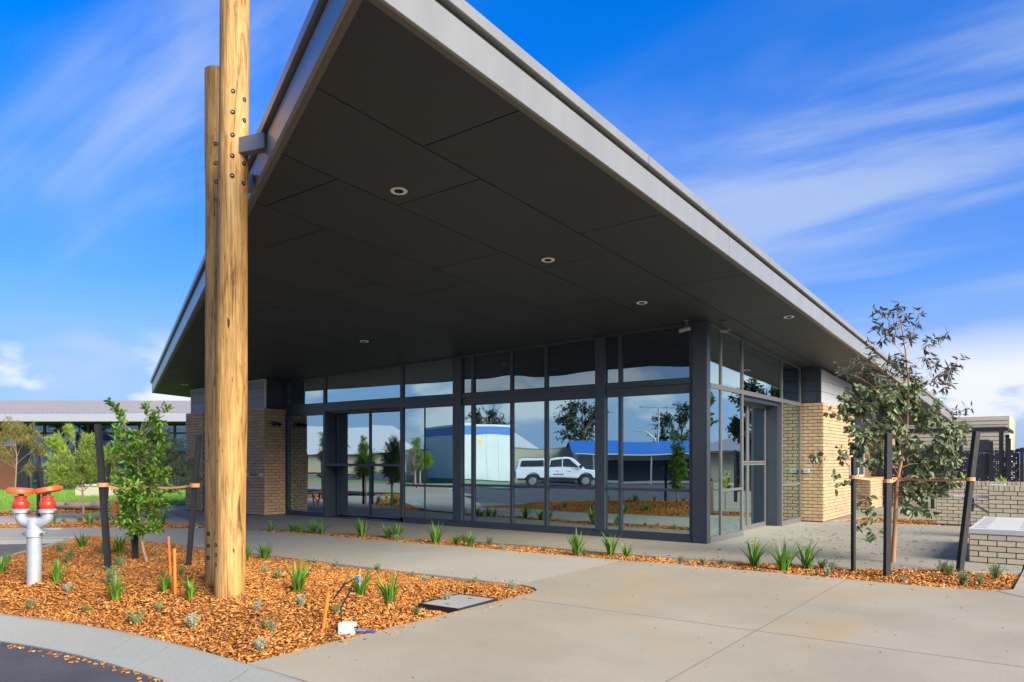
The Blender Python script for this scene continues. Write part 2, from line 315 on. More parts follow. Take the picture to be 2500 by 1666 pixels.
def empty(name, loc=(0, 0, 0), rz=0.0):
    o = bpy.data.objects.new(name, None); o.empty_display_size = 0.2; col.objects.link(o); o.location = loc; o.rotation_euler = (0, 0, rz); return o
def tag(o, label=None, cat=None, group=None, kind=None):
    if label: o['label'] = label
    if cat: o['category'] = cat
    if group: o['group'] = group
    if kind: o['kind'] = kind
    return o
def B(a, b): return MB().box(a, b)
def Tz(loc, rz=0.0): return Matrix.Translation(Vector(loc)) @ Matrix.Rotation(rz, 4, 'Z')
def clip(poly, a, b, c):
    """keep a*x+b*y<=c"""
    outp = []
    for i in range(len(poly)):
        p, q = poly[i], poly[(i+1) % len(poly)]; dp = a*p[0]+b*p[1]-c; dq = a*q[0]+b*q[1]-c
        if dp <= 0: outp.append(p)
        if dp*dq < 0:
            t = dp/(dp-dq); outp.append((p[0]+t*(q[0]-p[0]), p[1]+t*(q[1]-p[1])))
    return outp
def inpoly(x, y, poly):
    c = np.zeros(len(x), bool); n = len(poly)
    for i in range(n):
        x0, y0 = poly[i]; x1, y1 = poly[(i+1) % n]
        if y0 == y1: continue
        t = ((y0 > y) != (y1 > y)) & (x < (x1-x0)*(y-y0)/(y1-y0)+x0); c ^= t
    return c
def px(p):
    """where a world point falls in the picture (for ordering neighbours in labels and picking the largest bricks)"""
    q = Vector((p[0], p[1], 0)); Z = q.dot(FWD); return (1250+1815*q.dot(RGT)/Z, 1122.8-1815*(p[2]-CAM_H)/Z, Z)

# ================================================================== THE SETTING
tag(MB().prism([(-400, -400), (400, -400), (400, 400), (-400, 400)], -0.6, -0.30).build('ground', 'ground'), kind='structure')
tag(MB().prism([(-70, -60), (60, -60), (60, 3.25), (-4, 3.3), (-9.2, 3.0), (-11, 3.05), (-12.4, 3.7), (-13.6, 4.75), (-16.0, 6.9), (-19, 5.9), (-21, 6.1), (-30, 0), (-70, -30)], -0.28, -0.125).build('road', 'asphalt'), kind='structure')
tag(MB().prism([(-24.5, 3.4), (20, 3.4), (20, 60), (-24.5, 60)], -0.27, -0.10).build('paving_base', 'subbase'), kind='structure')

def slabs(name, polys, m, z=0.0, t=0.09, bevel=0.004):
    """concrete cast in bays: the first bay is the path itself, the others are bays of it"""
    root = None
    for i, p in enumerate(polys):
        o = MB().prism(p, z-t, z)
        me = o.mesh(name, m)
        bm = bmesh.new(); bm.from_mesh(me)
        es = [e for e in bm.edges if all(abs(v.co.z-z) < 1e-4 for v in e.verts)]
        bmesh.ops.bevel(bm, geom=es, offset=bevel, segments=2, affect='EDGES', clamp_overlap=True); bm.to_mesh(me); bm.free()
        if root is None: root = tag(link(name, me), kind='structure')
        else: link('bay', me, root)
    return root
g4 = 0.004
BED_BACK = [(-5.11, 7.47), (-5.24, 7.59), (-5.48, 7.66), (-6.6, 7.62), (-7.8, 7.57), (-9.38, 7.56), (-10.42, 7.55), (-12.37, 7.54), (-14.4, 7.48), (-15.67, 7.31), (-16.11, 7.13)]
STRIP_LOW = [(-14.3, 9.99), (-12.24, 10.2), (-10.61, 10.28), (-8.99, 10.40), (-7.35, 10.42), (-6.41, 10.44), (-5.48, 10.48), (-4.99, 10.52), (-3.58, 10.58), (-2.25, 10.56), (-1.37, 10.56), (-0.62, 10.70), (-0.44, 10.95), (-0.40, 12.75)]
STRIP_UP = [(-14.7, 10.16), (-13.2, 10.5), (-11.12, 10.86), (-9.71, 11.16), (-8.01, 11.24), (-7.07, 11.2), (-5.28, 11.2), (-3.96, 11.43), (-2.97, 11.66), (-2.47, 11.76), (-1.2, 12.24), (-0.42, 12.70)]
def seg(line, x0, x1):
    """points of an x-monotone line between x0 > x1 (ends interpolated), from x0 down to x1"""
    ln = sorted(line, key=lambda p: -p[0])
    def at(x):
        for (ax, ay), (bx, by) in zip(ln, ln[1:]):
            if bx <= x <= ax: return ay+(by-ay)*(x-ax)/(bx-ax) if ax != bx else ay
        return ln[-1][1] if x < ln[-1][0] else ln[0][1]
    return [(x0, at(x0))]+[p for p in ln if x1 < p[0] < x0]+[(x1, at(x1))]
path = [seg(STRIP_LOW[:-2], -5.48-g4, -9.0+g4)+seg(BED_BACK[2:], -5.48-g4, -9.0+g4)[::-1],
        seg(STRIP_LOW[:-2], -9.0-g4, -12.6+g4)+seg(BED_BACK[2:], -9.0-g4, -12.6+g4)[::-1],
        seg(STRIP_LOW[:-2], -12.6-g4, -14.3)+[(-15.85, 9.66), (-15.9, 7.25)]+seg(BED_BACK[2:], -12.6-g4, -15.67)[::-1],
        [(-15.87, 9.66), (-17.63, 8.61), (-19.8, 6.88), (-25, 2.6), (-22.6, 0.9), (-17.9, 5.25), (-16.15, 7.10), (-15.92, 7.24)]]
slabs('footpath', path, 'path')
drive = [[(-5.06, 6.88+g4), (-2.25-g4, 6.88+g4), (-2.25-g4, 10.56), (-3.58, 10.58), (-4.99, 10.52), (-5.48+g4, 10.48), (-5.48+g4, 7.66), (-5.24, 7.59), (-5.11, 7.47), (-5.04, 7.30)],
         [(-2.25+g4, 6.88+g4), (9, 6.9), (9, 10.9), (-0.06, 10.1), (-0.62, 10.68), (-1.37, 10.56), (-2.25+g4, 10.56)],
         [(-5.08, 3.43), (-2.25-g4, 3.36), (-2.25-g4, 6.88-g4), (-5.06, 6.88-g4)],
         [(-2.25+g4, 3.36), (9, 3.3), (9, 6.88-g4), (-2.25+g4, 6.88-g4)],
         [(-0.05, 10.115), (9, 10.915), (9, 20), (-0.33, 20), (-0.40, 12.75), (-0.44, 10.95), (-0.61, 10.70)]]
slabs('driveway', drive, 'slab')
apron = [[(-22.4, 15), (-22.4, 12.2), (-16.6, 10.02), (-14.7, 10.16)]+seg(STRIP_UP, -7.8-g4, -14.7)[::-1][1:]+[(-7.8-g4, 15)],
         seg(STRIP_UP, -0.42, -7.8+g4)[::-1]+[(-0.42, 14.95-g4), (-7.8+g4, 14.95-g4)],
         [(-7.8+g4, 14.95+g4), (-0.34, 14.95+g4), (-0.34, 20.6), (-2.2, 20.55), (-4.7, 20.4), (-7.8+g4, 20.4)],
         [(-7.8, 20.42), (-4.72, 20.42), (-4.3, 22.15), (-2.2, 22.4), (-0.34, 22.5), (-0.34, 20.62), (8, 20.62), (8, 60), (-7.8, 60)]]
slabs('apron', apron, 'apron')
path2 = [[(-16.62, 10.04), (-22.42, 12.2), (-22.9, 11.2), (-23.41, 9.95), (-23.99, 8.34), (-25.6, 5.0), (-23.2, 4.6), (-21.4, 7.42), (-20.59, 8.75), (-19.5, 9.55), (-17.2, 10.02)],
         [(-22.45, 12.3), (-22.45, 16), (-24.3, 16), (-24.4, 13.4), (-23.3, 11.3)]]
slabs('garden_path', path2, 'path')

for a, b in (((-5.05, 6.8755, -.05), (9, 6.8845, .0008)), ((-2.2545, 3.37, -.05), (-2.2455, 6.872, .0008)), ((-2.2545, 6.888, -.05), (-2.2455, 10.55, .0008)), ((-5.486, 7.66, -.05), (-5.474, 10.48, .0008)), ((-9.006, 7.57, -.05), (-8.994, 10.4, .0008)), ((-12.606, 7.56, -.05), (-12.594, 10.15, .0008)), ((-7.806, 11.25, -.05), (-7.794, 13.4, .0008)), ((-7.79, 14.944, -.05), (-.4, 14.956, .0008))):
    B(a, b).build('expansion_joint', mat('joint_filler', (.17, .145, .112), .95) if 'joint_filler' not in bpy.data.materials else bpy.data.materials['joint_filler'], bpy.data.objects['driveway'])
# kerb swept along the bed and the driveway, cast in lengths
KERB = [(6.0, 3.05), (2.0, 3.2), (-2.0, 3.30), (-3.3, 3.345), (-4.45, 3.385), (-5.09, 3.42), (-5.7, 3.43), (-6.3, 3.42), (-6.95, 3.38), (-7.67, 3.27), (-8.63, 3.04), (-9.6, 2.86), (-10.6, 2.9), (-11.5, 3.2), (-12.5, 3.85), (-13.64, 4.78), (-14.78, 5.8), (-15.6, 6.6), (-16.12, 7.08)]
prof = [(0.0, -0.25), (0.0, 0.004), (0.018, 0.016), (0.085, 0.012), (0.115, -0.006), (0.37, -0.098), (0.40, -0.113), (0.40, -0.25)]
def resample(pts, step):
    o = []; 
    for a, b in zip(pts, pts[1:]):
        a = Vector(a); b = Vector(b); n = max(1, int((b-a).length/step))
        o += [a.lerp(b, i/n) for i in range(n)]
    return o+[Vector(pts[-1])]
kp = resample(KERB, 0.12)
for _ in range(6): kp = [kp[0]]+[(kp[i-1]+kp[i]*2+kp[i+1])/4 for i in range(1, len(kp)-1)]+[kp[-1]]
def sweep(pts, name, m, parent):
    mb = MB(); n = len(prof)
    for i, p in enumerate(pts):
        d = (pts[min(i+1, len(pts)-1)]-pts[max(i-1, 0)]).normalized(); nn = Vector((-d.y, d.x)); 
        mb.v += [(p.x+nn.x*u, p.y+nn.y*u, z) for u, z in prof]
    for i in range(len(pts)-1):
        for k in range(n-1): mb.f.append((i*n+k, i*n+k+1, (i+1)*n+k+1, (i+1)*n+k))
    mb.f.append(tuple(range(n))); mb.f.append(tuple((len(pts)-1)*n+k for k in range(n-1, -1, -1)))
    return mb.build(name, m, parent, smooth=True)
kroot = None; i0 = 0; acc = 0.0; cuts = []
lens = [0.0]
for a, b in zip(kp, kp[1:]): lens.append(lens[-1]+(b-a).length)
CUT = [2.0, 4.0, 6.0, 8.0, 9.6, 10.9, 12.05, 12.62, 15.0, 17.2, 19.0, 21.0, 99]
def kat(l):
    l = min(max(l, 0), lens[-1]-1e-6); i = max(k for k in range(len(lens)) if lens[k] <= l); i = min(i, len(kp)-2); return kp[i].lerp(kp[i+1], (l-lens[i])/(lens[i+1]-lens[i]))
c0 = 0.0
for c in CUT:
    c = min(c, lens[-1]); m_ = max(2, int((c-c0)/0.12)); pts = [kat(c0+0.006+(c-c0-0.012)*k/m_) for k in range(m_+1)]; c0 = c
    o = sweep(pts, 'kerb' if kroot is None else 'kerb_section', 'kerb', kroot)
    if kroot is None: kroot = tag(o, kind='structure')
for c in CUT[:-1]: sweep([kat(c-.0065), kat(c+.0065)], 'kerb_joint', 'subbase', kroot).location.z = -.0015
# far kerb of the side road on the left edge
fk = [Vector((-16.3, 6.95)), Vector((-18.2, 5.1)), Vector((-22.8, 0.7))]
MB().prism([(-16.35, 6.98), (-17.95, 5.3), (-22.6, 0.95), (-22.35, 0.7), (-17.7, 5.02), (-16.2, 6.75)], -0.25, -0.01).build('kerb_section', 'kerb', kroot)

# mulch beds: soil sheet with undulation + loose chips
def mound(x, y):
    """height of the front bed: a low mound that runs out to nothing at the kerb, the driveway and the path"""
    x = np.asarray(x, float); y = np.asarray(y, float); d = np.full(x.shape, 1e9)
    E = FRONT_BED[11:]+FRONT_BED[:2]
    for (ax, ay), (bx, by) in zip(E, E[1:]):
        t = np.clip(((x-ax)*(bx-ax)+(y-ay)*(by-ay))/((bx-ax)**2+(by-ay)**2), 0, 1); d = np.minimum(d, np.hypot(x-ax-t*(bx-ax), y-ay-t*(by-ay)))
    pd = np.hypot(np.maximum(0, np.abs(x+5.36)-0.32), np.maximum(0, np.abs(y-6.28)-0.42)); d = np.minimum(d, pd*1.1)
    s = np.clip(np.minimum(d/1.05, (7.55-y)/2.3), 0, 1); return 0.25*s*s*(3-2*s)
def bed(name, poly, n, size, z=-0.035, label='', seedz=0.0, hf=None):
    xs = [p[0] for p in poly]; ys = [p[1] for p in poly]
    if hf is None: tag(MB().prism(poly, -0.2, z-0.012).build(name, 'soil'), kind='structure')
    else:
        st = 0.11; nx = int((max(xs)-min(xs))/st)+2; ny = int((max(ys)-min(ys))/st)+2; mb = MB()
        gx, gy = np.meshgrid(min(xs)-st/2+st*np.arange(nx), min(ys)-st/2+st*np.arange(ny), indexing='ij'); ok = inpoly(gx.ravel(), gy.ravel(), poly).reshape(nx, ny); gz = hf(gx, gy)*ok+z-0.012
        mb.v = np.stack([gx, gy, gz], 2).reshape(-1, 3).tolist()
        for i in range(nx-1):
            for j in range(ny-1):
                if ok[i:i+2, j:j+2].any(): mb.f.append((i*ny+j, (i+1)*ny+j, (i+1)*ny+j+1, i*ny+j+1))
        tag(mb.build(name, 'soil', smooth=True), kind='structure')
    pts = []
    while len(pts) < n:
        x = rng.uniform(min(xs), max(xs), n); y = rng.uniform(min(ys), max(ys), n); k = inpoly(x, y, poly) & ~((np.abs(x+5.345) < 0.335) & (np.abs(y-6.29) < 0.415))
        pts += list(zip(x[k], y[k]))
    P = np.array(pts[:n]); N_ = len(P)
    ln = np.where(rng.uniform(0, 1, N_) < 0.3, rng.uniform(0.18, 0.45, N_), rng.uniform(0.4, 1.6, N_))*size; wd = np.minimum(ln*rng.uniform(0.16, 0.5, N_), 0.42*size); th = rng.uniform(0.006, 0.014, N_)*size/0.05
    # lumpy surface
    h = z+0.012*np.sin(P[:, 0]*3.1+seedz)+0.012*np.sin(P[:, 1]*3.7+1.0)+rng.uniform(-0.012, 0.022, N_)
    if hf is not None: h = h+hf(P[:, 0], P[:, 1])
    yaw = rng.uniform(0, 2*np.pi, N_); pit = rng.normal(0, 0.32, N_); rol = rng.normal(0, 0.4, N_)
    base = np.array([(-.5,-.35,-.5),(.5,-.5,-.5),(.5,.35,-.5),(-.5,.5,-.5),(-.5,-.35,.5),(.5,-.5,.5),(.5,.35,.5),(-.5,.5,.5)])
    V = base[None]*np.stack([ln, wd, th], 1)[:, None, :]
    V[:, :, 2] += (base[None, :, 0]**2-0.125)*0.0 + rng.normal(0, 0.12, (N_, 8))*wd[:, None]
    cx, sx = np.cos(rol)[:, None], np.sin(rol)[:, None]; y1 = V[:, :, 1]*cx-V[:, :, 2]*sx; z1 = V[:, :, 1]*sx+V[:, :, 2]*cx; x1 = V[:, :, 0]
    cy, sy = np.cos(pit)[:, None], np.sin(pit)[:, None]; x2 = x1*cy+z1*sy; z2 = -x1*sy+z1*cy
    cz, sz = np.cos(yaw)[:, None], np.sin(yaw)[:, None]
    W = np.stack([x2*cz-y1*sz+P[:, 0:1], x2*sz+y1*cz+P[:, 1:2], z2+h[:, None]], 2).reshape(-1, 3)
    fb = np.array([(0,3,2,1),(4,5,6,7),(0,1,5,4),(1,2,6,5),(2,3,7,6),(3,0,4,7)])
    F = (fb[None]+8*np.arange(N_)[:, None, None]).reshape(-1, 4)
    me = bpy.data.meshes.new('bark_mulch'); me.vertices.add(len(W)); me.vertices.foreach_set('co', W.ravel())
    me.loops.add(F.size); me.loops.foreach_set('vertex_index', F.ravel().astype(np.int32))
    me.polygons.add(len(F)); me.polygons.foreach_set('loop_start', np.arange(0, F.size, 4, dtype=np.int32)); me.polygons.foreach_set('loop_total', np.full(len(F), 4, np.int32))
    me.update(calc_edges=True); me.materials.append(MT['chips'])
    tag(link('bark_mulch', me), label, 'mulch', kind='stuff')
FRONT_BED = [(-5.03, 7.34)]+BED_BACK+[(-15.6, 6.62), (-14.78, 5.82), (-13.64, 4.80), (-12.5, 3.87), (-11.5, 3.22), (-10.6, 2.92), (-9.6, 2.88), (-8.63, 3.06), (-7.67, 3.29), (-6.95, 3.40), (-6.3, 3.44), (-5.7, 3.45), (-5.09, 3.45)]
bed('mulch_bed', FRONT_BED, 118000, 0.042, label='loose orange bark mulch filling the front garden bed', hf=mound)
STRIP = [p for p in STRIP_LOW]+STRIP_UP[::-1]
bed('mulch_bed', STRIP, 20000, 0.052, label='orange bark mulch in the narrow strip along the building path')
BED2 = [(-15.95, 9.70), (-17.63, 8.63), (-19.8, 6.90), (-25, 2.62), (-25.3, 4.6), (-23.2, 4.6), (-21.4, 7.42), (-20.59, 8.75), (-19.5, 9.55), (-17.2, 10.02), (-16.62, 10.04)]
bed('mulch_bed', BED2, 5500, 0.075, label='orange bark mulch between the two footpaths on the left')
BED3 = [(-24.02, 8.34), (-23.45, 9.95), (-22.95, 11.2), (-24.4, 13.4), (-25.1, 13.6), (-25.0, 12.2), (-26.0, 10.6), (-27.2, 9.3), (-29.5, 5), (-25.7, 5.0)]
bed('mulch_bed', BED3, 3500, 0.085, label='orange bark mulch bordering the lawn on the left')
BED4 = [(-4.70, 20.44), (-2.3, 20.6), (-2.3, 22.35), (-4.3, 22.1)]
bed('mulch_bed', BED4, 1800, 0.075, label='orange bark mulch between the brick wall and patio on the right')
# lawn
LAWN = [(-25.2, 13.9), (-25.05, 12.2), (-26.05, 10.6), (-27.25, 9.3), (-30, 4), (-50, 6), (-50, 19), (-36, 24), (-26, 18)]
tag(MB().prism(LAWN, -0.2, -0.02).build('lawn', 'lawn'), kind='structure')
n = 42000; x = rng.uniform(-50, -25, n); y = rng.uniform(4, 22, n); k = inpoly(x, y, LAWN); x = x[k]; y = y[k]; n = len(x)
a = rng.uniform(0, 6.28, n); hh = rng.uniform(0.03, 0.075, n); dx = np.cos(a)*0.012; dy = np.sin(a)*0.012
V = np.stack([np.stack([x-dx, y-dy, np.full(n, -0.025)], 1), np.stack([x+dx, y+dy, np.full(n, -0.025)], 1), np.stack([x+rng.normal(0, .02, n), y+rng.normal(0, .02, n), hh], 1)], 1).reshape(-1, 3)
me = bpy.data.meshes.new('grass'); me.from_pydata(V.tolist(), [], np.arange(3*n).reshape(-1, 3).tolist()); me.materials.append(MT['blade'])
tag(link('grass', me), 'short mown bright green grass of the lawn on the left', 'grass', kind='stuff')
# a few chips spilled on the road along the kerb
mb = MB()
for _ in range(170):
    t = rng.uniform(-9.2, -4.6); yk = np.interp(t, [-9.2, -8.0, -6.5, -5.3, -4.6], [2.5, 2.76, 3.0, 3.05, 3.03]); y_ = yk-abs(rng.normal(0, 0.05))-0.0
    s = rng.uniform(0.006, 0.019); mb.box((-s, -s*.35, -.003), (s, s*.35, .005), Tz((t, y_, -0.119), rng.uniform(0, 6.3)))
for _ in range(240):
    q = rng.integers(0, 4); s = rng.uniform(0.006, 0.022); d_ = abs(rng.normal(0, 0.10))+.01
    if q == 0: p = (-5.05+d_, rng.uniform(3.6, 7.2))
    elif q == 1: p = (rng.uniform(-12, -5.5), 7.68+d_)
    elif q == 2: p = (rng.uniform(-10, -1.0), 10.36-d_)
    else: p = (rng.uniform(-8, -3), 11.35+d_)
    mb.box((-s, -s*.35, 0), (s, s*.35, .006), Tz((p[0], p[1], 0.001), rng.uniform(0, 6.3)))
tag(mb.build('spilled_mulch', 'chips'), 'stray bark chips spilled along the kerb and the paving edges', 'mulch', kind='stuff')
# leaf litter on the patio
mb = MB()
for _ in range(420):
    p = rng.uniform((-5.0, 12.2), (0.0, 19.5)); s = rng.uniform(0.006, 0.03); mb.box((-s, -s*.4, 0), (s, s*.4, .004), Tz((p[0], p[1], 0.0045), rng.uniform(0, 6.3)))
for _ in range(80):
    p = rng.uniform((-5.0, 3.6), (1.0, 10.3)); s = rng.uniform(0.002, 0.008); mb.box((-s, -s*.4, 0), (s, s*.4, .004), Tz((p[0], p[1], 0.0045), rng.uniform(0, 6.3)))
tag(mb.build('leaf_litter', mat('litter', (0.10, 0.055, 0.025), 0.9, island=0.5)), 'small dry brown leaves scattered over the concrete patio', 'leaves', kind='stuff')
# ================================================================== MAIN BUILDING
bld = tag(empty('pavilion', (-11, 20, 0)), 'modern glass fronted pavilion with wedge shaped overhanging roof and tan brick pillars', 'building')
bld.location = (0, 0, 0)
def zs(X, Y): return 4.2+0.0278*(X+5.41)-0.043*(Y-13.494)     # underside of the soffit
def zo(d): return lambda X, Y: zs(X, Y)+d
RX = -3.646; AP = (RX, 3.278); LE = (-23.5, 12.43); BK = 37.0
LD = Vector((LE[0]-AP[0], LE[1]-AP[1])).normalized(); LN = Vector((LD.y, -LD.x))     # along the slanted front eave, and outwards
if LN.y > 0: LN = -LN
roofpoly = [AP, (RX, BK), (LE[0], BK), LE]
def inset(d, dl=None):
    dl = d if dl is None else dl
    c = AP[0]*LN.x+AP[1]*LN.y
    p = [(-40, -20), (20, -20), (20, 60), (-40, 60)]
    p = clip(p, 1, 0, RX-d); p = clip(p, -1, 0, -(LE[0]+d)); p = clip(p, 0, 1, BK-d); p = clip(p, LN.x, LN.y, c-dl); return p
roof = MB().prism(inset(0.04), zo(0.02), zo(0.33)).build('roof', 'backing', bld)
# fascia: one length per side, each a folded metal strip; groove and capping above it
sides = [('right', AP, (RX, BK)), ('front', LE, AP), ('end', (LE[0], BK), LE), ('back', (RX, BK), (LE[0], BK))]
def strip(p, q, off0, off1, z0, z1, ext=0.0):
    p = Vector(p); q = Vector(q); d = (q-p).normalized(); nn = Vector((d.y, -d.x)); p = p-d*ext; q = q+d*ext
    a, b, c, e = p+nn*off1, q+nn*off1, q+nn*off0, p+nn*off0
    return MB().prism([tuple(a), tuple(b), tuple(c), tuple(e)], zo(z0), zo(z1))
ringo, ringi = inset(0.0), inset(0.05)
def order(poly):
    i = min(range(len(poly)), key=lambda k: (poly[k][1], -poly[k][0])); return poly[i:]+poly[:i]
def ring(out_, in_, z0, z1):
    """a mitred band between two outlines, one prism per side"""
    O_, I_ = order(out_), order(in_); res = []
    for i in range(4): res.append(MB().prism([O_[i], O_[(i+1) % 4], I_[(i+1) % 4], I_[i]], zo(z0), zo(z1)))
    return res
def lengths(out_, in_, z0, z1, step, nm, m, bev):
    O_, I_ = order(out_), order(in_)
    for i in range(4):
        a, b, c, d = Vector(O_[i]), Vector(O_[(i+1) % 4]), Vector(I_[(i+1) % 4]), Vector(I_[i]); n_ = max(1, round((b-a).length/step)); e = 0.0022/((b-a).length/n_)
        for k in range(n_):
            f0, f1 = (k+(e if k else 0))/n_, (k+1-(e if k < n_-1 else 0))/n_
            MB().prism([tuple(a.lerp(b, f0)), tuple(a.lerp(b, f1)), tuple(d.lerp(c, f1)), tuple(d.lerp(c, f0))], zo(z0), zo(z1)).build(nm, m, roof, bevel=bev)
lengths(inset(0.0), inset(0.035), -0.012, 0.262, 6.2, 'fascia', 'fascia', 0.003)
for mb in ring(inset(0.018), inset(0.05), 0.262, 0.30): mb.build('fascia_groove', 'groove', roof)
lengths(inset(-0.045), inset(0.06), 0.30, 0.40, 4.1, 'roof_capping', 'fascia', 0.003)
for mb in ring(inset(0.035), inset(0.09), -0.012, 0.004): mb.build('soffit_trim', 'trim', roof)
MB().prism(inset(0.055), zo(0.34), zo(0.385)).build('roof_sheet', 'roofmetal', roof)
# soffit boards, laid in staggered strips
xe = [-3.735, -4.885, -6.11, -7.36]+[-7.36-1.235*i for i in range(1, 14)]
sof_in = inset(0.088)
cL = AP[0]*LN.x+AP[1]*LN.y-0.088
for i, (xa, xb) in enumerate(zip(xe, xe[1:])):
    xb = max(xb, LE[0]+0.088)
    if xa <= xb: continue
    ys = [-0.56 + 2.89*k if i % 2 == 0 else 0.32+2.89*k for k in range(0, 15)]
    for ya, yb in zip(ys, ys[1:]):
        if ya > 13.9 and xa < -5.5: continue
        yb2 = min(yb, BK-0.1)
        p = [(xb+0.007, ya+0.007), (xa-0.007, ya+0.007), (xa-0.007, yb2-0.007), (xb+0.007, yb2-0.007)]
        p = clip(p, LN.x, LN.y, cL)
        if len(p) < 3 or max(q[1] for q in p)-min(q[1] for q in p) < 0.02: continue
        MB().prism(p, zo(0.0), zo(0.012)).build('soffit_panel', 'soffit', roof)
# brackets from the poles to the front eave (bolted to the roof)
def bracket(px_, py_, qx, qy, z):
    a = Vector((px_, py_)); b = Vector((qx, qy)); d = (b-a).normalized(); nn = Vector((-d.y, d.x))*0.05
    MB().prism([tuple(a+nn), tuple(b+nn), tuple(b-nn), tuple(a-nn)], z-0.08, z+0.08).build('pole_bracket', 'bracket', roof, bevel=0.004)
bracket(-6.80, 4.44, -6.36, 4.545, 4.76)
bracket(-7.42, 4.68, -6.93, 4.80, 4.55)

# ---- brickwork
BR = []       # every brick of the pavilion: (centre, half sizes, rz)
HB = 0.0366; PITCH = 0.24; CO = 0.086
def brick_face(wall, acc, p0, p1, z0, ncourse, nout, depth=0.05, proud=0.006, soldier=False):
    """stretcher bond on a vertical face from p0 to p1 (plan points); nout = outward normal"""
    p0 = Vector(p0); p1 = Vector(p1); d = (p1-p0); Ln = d.length; d = d/Ln; nn = Vector(nout)
    rz = math.atan2(d.y, d.x)
    for c in range(ncourse):
        u = -0.12 if c % 2 else 0.0
        while u < Ln-0.02:
            a = max(u, 0)+0.0065; b = min(u+PITCH, Ln)-0.0065
            if b-a > 0.03:
                ctr = p0+d*((a+b)/2)-nn*(depth/2-proud)
                acc.append((wall, (ctr.x, ctr.y, z0+c*CO+CO/2), ((b-a)/2, depth/2, HB), rz, nn.copy()))
            u += PITCH
def brick_unit():
    mb = MB().box((-1, -1, -1), (1, 1, 1)); return mb
def bricks_build(acc, m, limit, stuff_parent, name='brick'):
    def score(e):
        _, c, h, rz, nn = e; q = px((c[0], c[1], c[2])); Z = q[2]
        v = Vector((-c[0], -c[1])); v.normalize(); f = max(0.0, v.dot(nn))
        vis = 1.0 if (-20 < q[0] < 2520 and q[1] < 1690 and Z > 1) else 0.0
        return vis*f*h[0]*h[2]/(Z*Z)
    acc.sort(key=score, reverse=True); cache = {}
    for wall, c, h, rz, nn in acc[:limit]:
        key = (round(h[0], 3), round(h[1], 3), round(h[2], 3))
        if key not in cache:
            cache[key] = MB().box((-h[0], -h[1], -h[2]), h).mesh(name, m, bevel=0.003)
        o = link(name, cache[key], wall); o.location = c; o.rotation_euler = (0, 0, rz)
    mb = MB()
    for wall, c, h, rz, nn in acc[limit:]: mb.box((-h[0], -h[1], -h[2]), h, Tz(c, rz))
    if mb.v: tag(mb.build('brickwork', m, stuff_parent), kind='stuff')
NC = 35; BT = NC*CO+0.02
# left pillar block: front face Y=12.75, X -22.05..-18.0
wl = B((-22.03, 12.77, -0.02), (-18.02, 15.5, BT)).build('brick_wall', 'mortar', bld)
dX0, dX1 = -21.05, -20.1    # black door in the left block
brick_face(wl, BR, (-22.05, 12.75), (dX0, 12.75), 0.02, NC, (0, -1))
brick_face(wl, BR, (dX1, 12.75), (-18.0, 12.75), 0.02, NC, (0, -1))
for e in [e for e in range(0)]: pass
nd = int(2.42/CO)
brick_face(wl, BR, (dX0, 12.75), (dX1, 12.75), 0.02+nd*CO, NC-nd, (0, -1))
brick_face(wl, BR, (-18.0, 12.75), (-18.0, 13.53), 0.02, NC, (1, 0))
brick_face(wl, BR, (-22.05, 15.5), (-22.05, 12.75), 0.02, NC, (-1, 0))
dr = B((dX0+0.02, 12.735, 0.0), (dX1-0.02, 12.768, 0.02+nd*CO)).build('door', 'black', bld)
MB().tube([(dX1-0.14, 12.70, 1.02), (dX1-0.14, 12.735, 1.02)], 0.012).tube([(dX1-0.14, 12.70, 1.02), (dX1-0.26, 12.70, 1.02)], 0.011).build('handle', 'bolt', dr)
# right pillar block: front Y=19.78, X -5.5..-4.775, running back along X=-4.775
wr = B((-8.0, 19.80, -0.02), (-4.795, 23.38, BT)).build('brick_wall', 'mortar', bld)
brick_face(wr, BR, (-5.5, 19.78), (-4.775, 19.78), 0.02, NC, (0, -1))
brick_face(wr, BR, (-4.775, 19.78), (-4.775, 23.4), 0.02, NC, (1, 0))
# recessed wall beyond the pillar with a low servery wall
w3 = B((-8.0, 23.4, -0.02), (-5.42, 34.5, 2.62)).build('brick_wall', 'mortar', bld)
brick_face(w3, BR, (-5.40, 27.6), (-5.40, 34.5), 0.02, 30, (1, 0))
w4 = B((-5.40, 25.52, -0.02), (-4.77, 30.0, 0.955)).build('brick_wall', 'mortar', bld)
brick_face(w4, BR, (-5.38, 25.5), (-4.75, 25.5), 0.02, 11, (0, -1)); brick_face(w4, BR, (-4.75, 25.5), (-4.75, 30.0), 0.02, 11, (1, 0))
B((-5.42, 25.46, 0.972), (-4.70, 30.05, 1.01)).build('servery_ledge', mat('timber_ledge', (0.40, 0.24, 0.11), 0.6), bld, bevel=0.004)
sv = B((-5.415, 25.7, 1.02), (-5.34, 27.55, 2.35)).build('servery_window', 'navy', bld)
for a, b in (((-5.34, 25.7, 1.02), (-5.31, 27.55, 1.08)), ((-5.34, 26.58, 1.08), (-5.31, 26.64, 2.29)), ((-5.34, 25.7, 2.29), (-5.31, 27.55, 2.35)), ((-5.34, 25.7, 1.08), (-5.31, 25.76, 2.29)), ((-5.34, 27.49, 1.08), (-5.31, 27.55, 2.29))): B(a, b).build('window_bar', 'white', sv)
MB().prism([(-5.45, 23.41), (-5.40, 23.41), (-5.40, 34.5), (-5.45, 34.5)], 2.62, zo(-0.004)).build('upper_panel', 'navy', bld)
B((-5.419, 23.41, 0), (-5.40, 25.45, 2.615)).build('dark_panel', 'navy', bld)
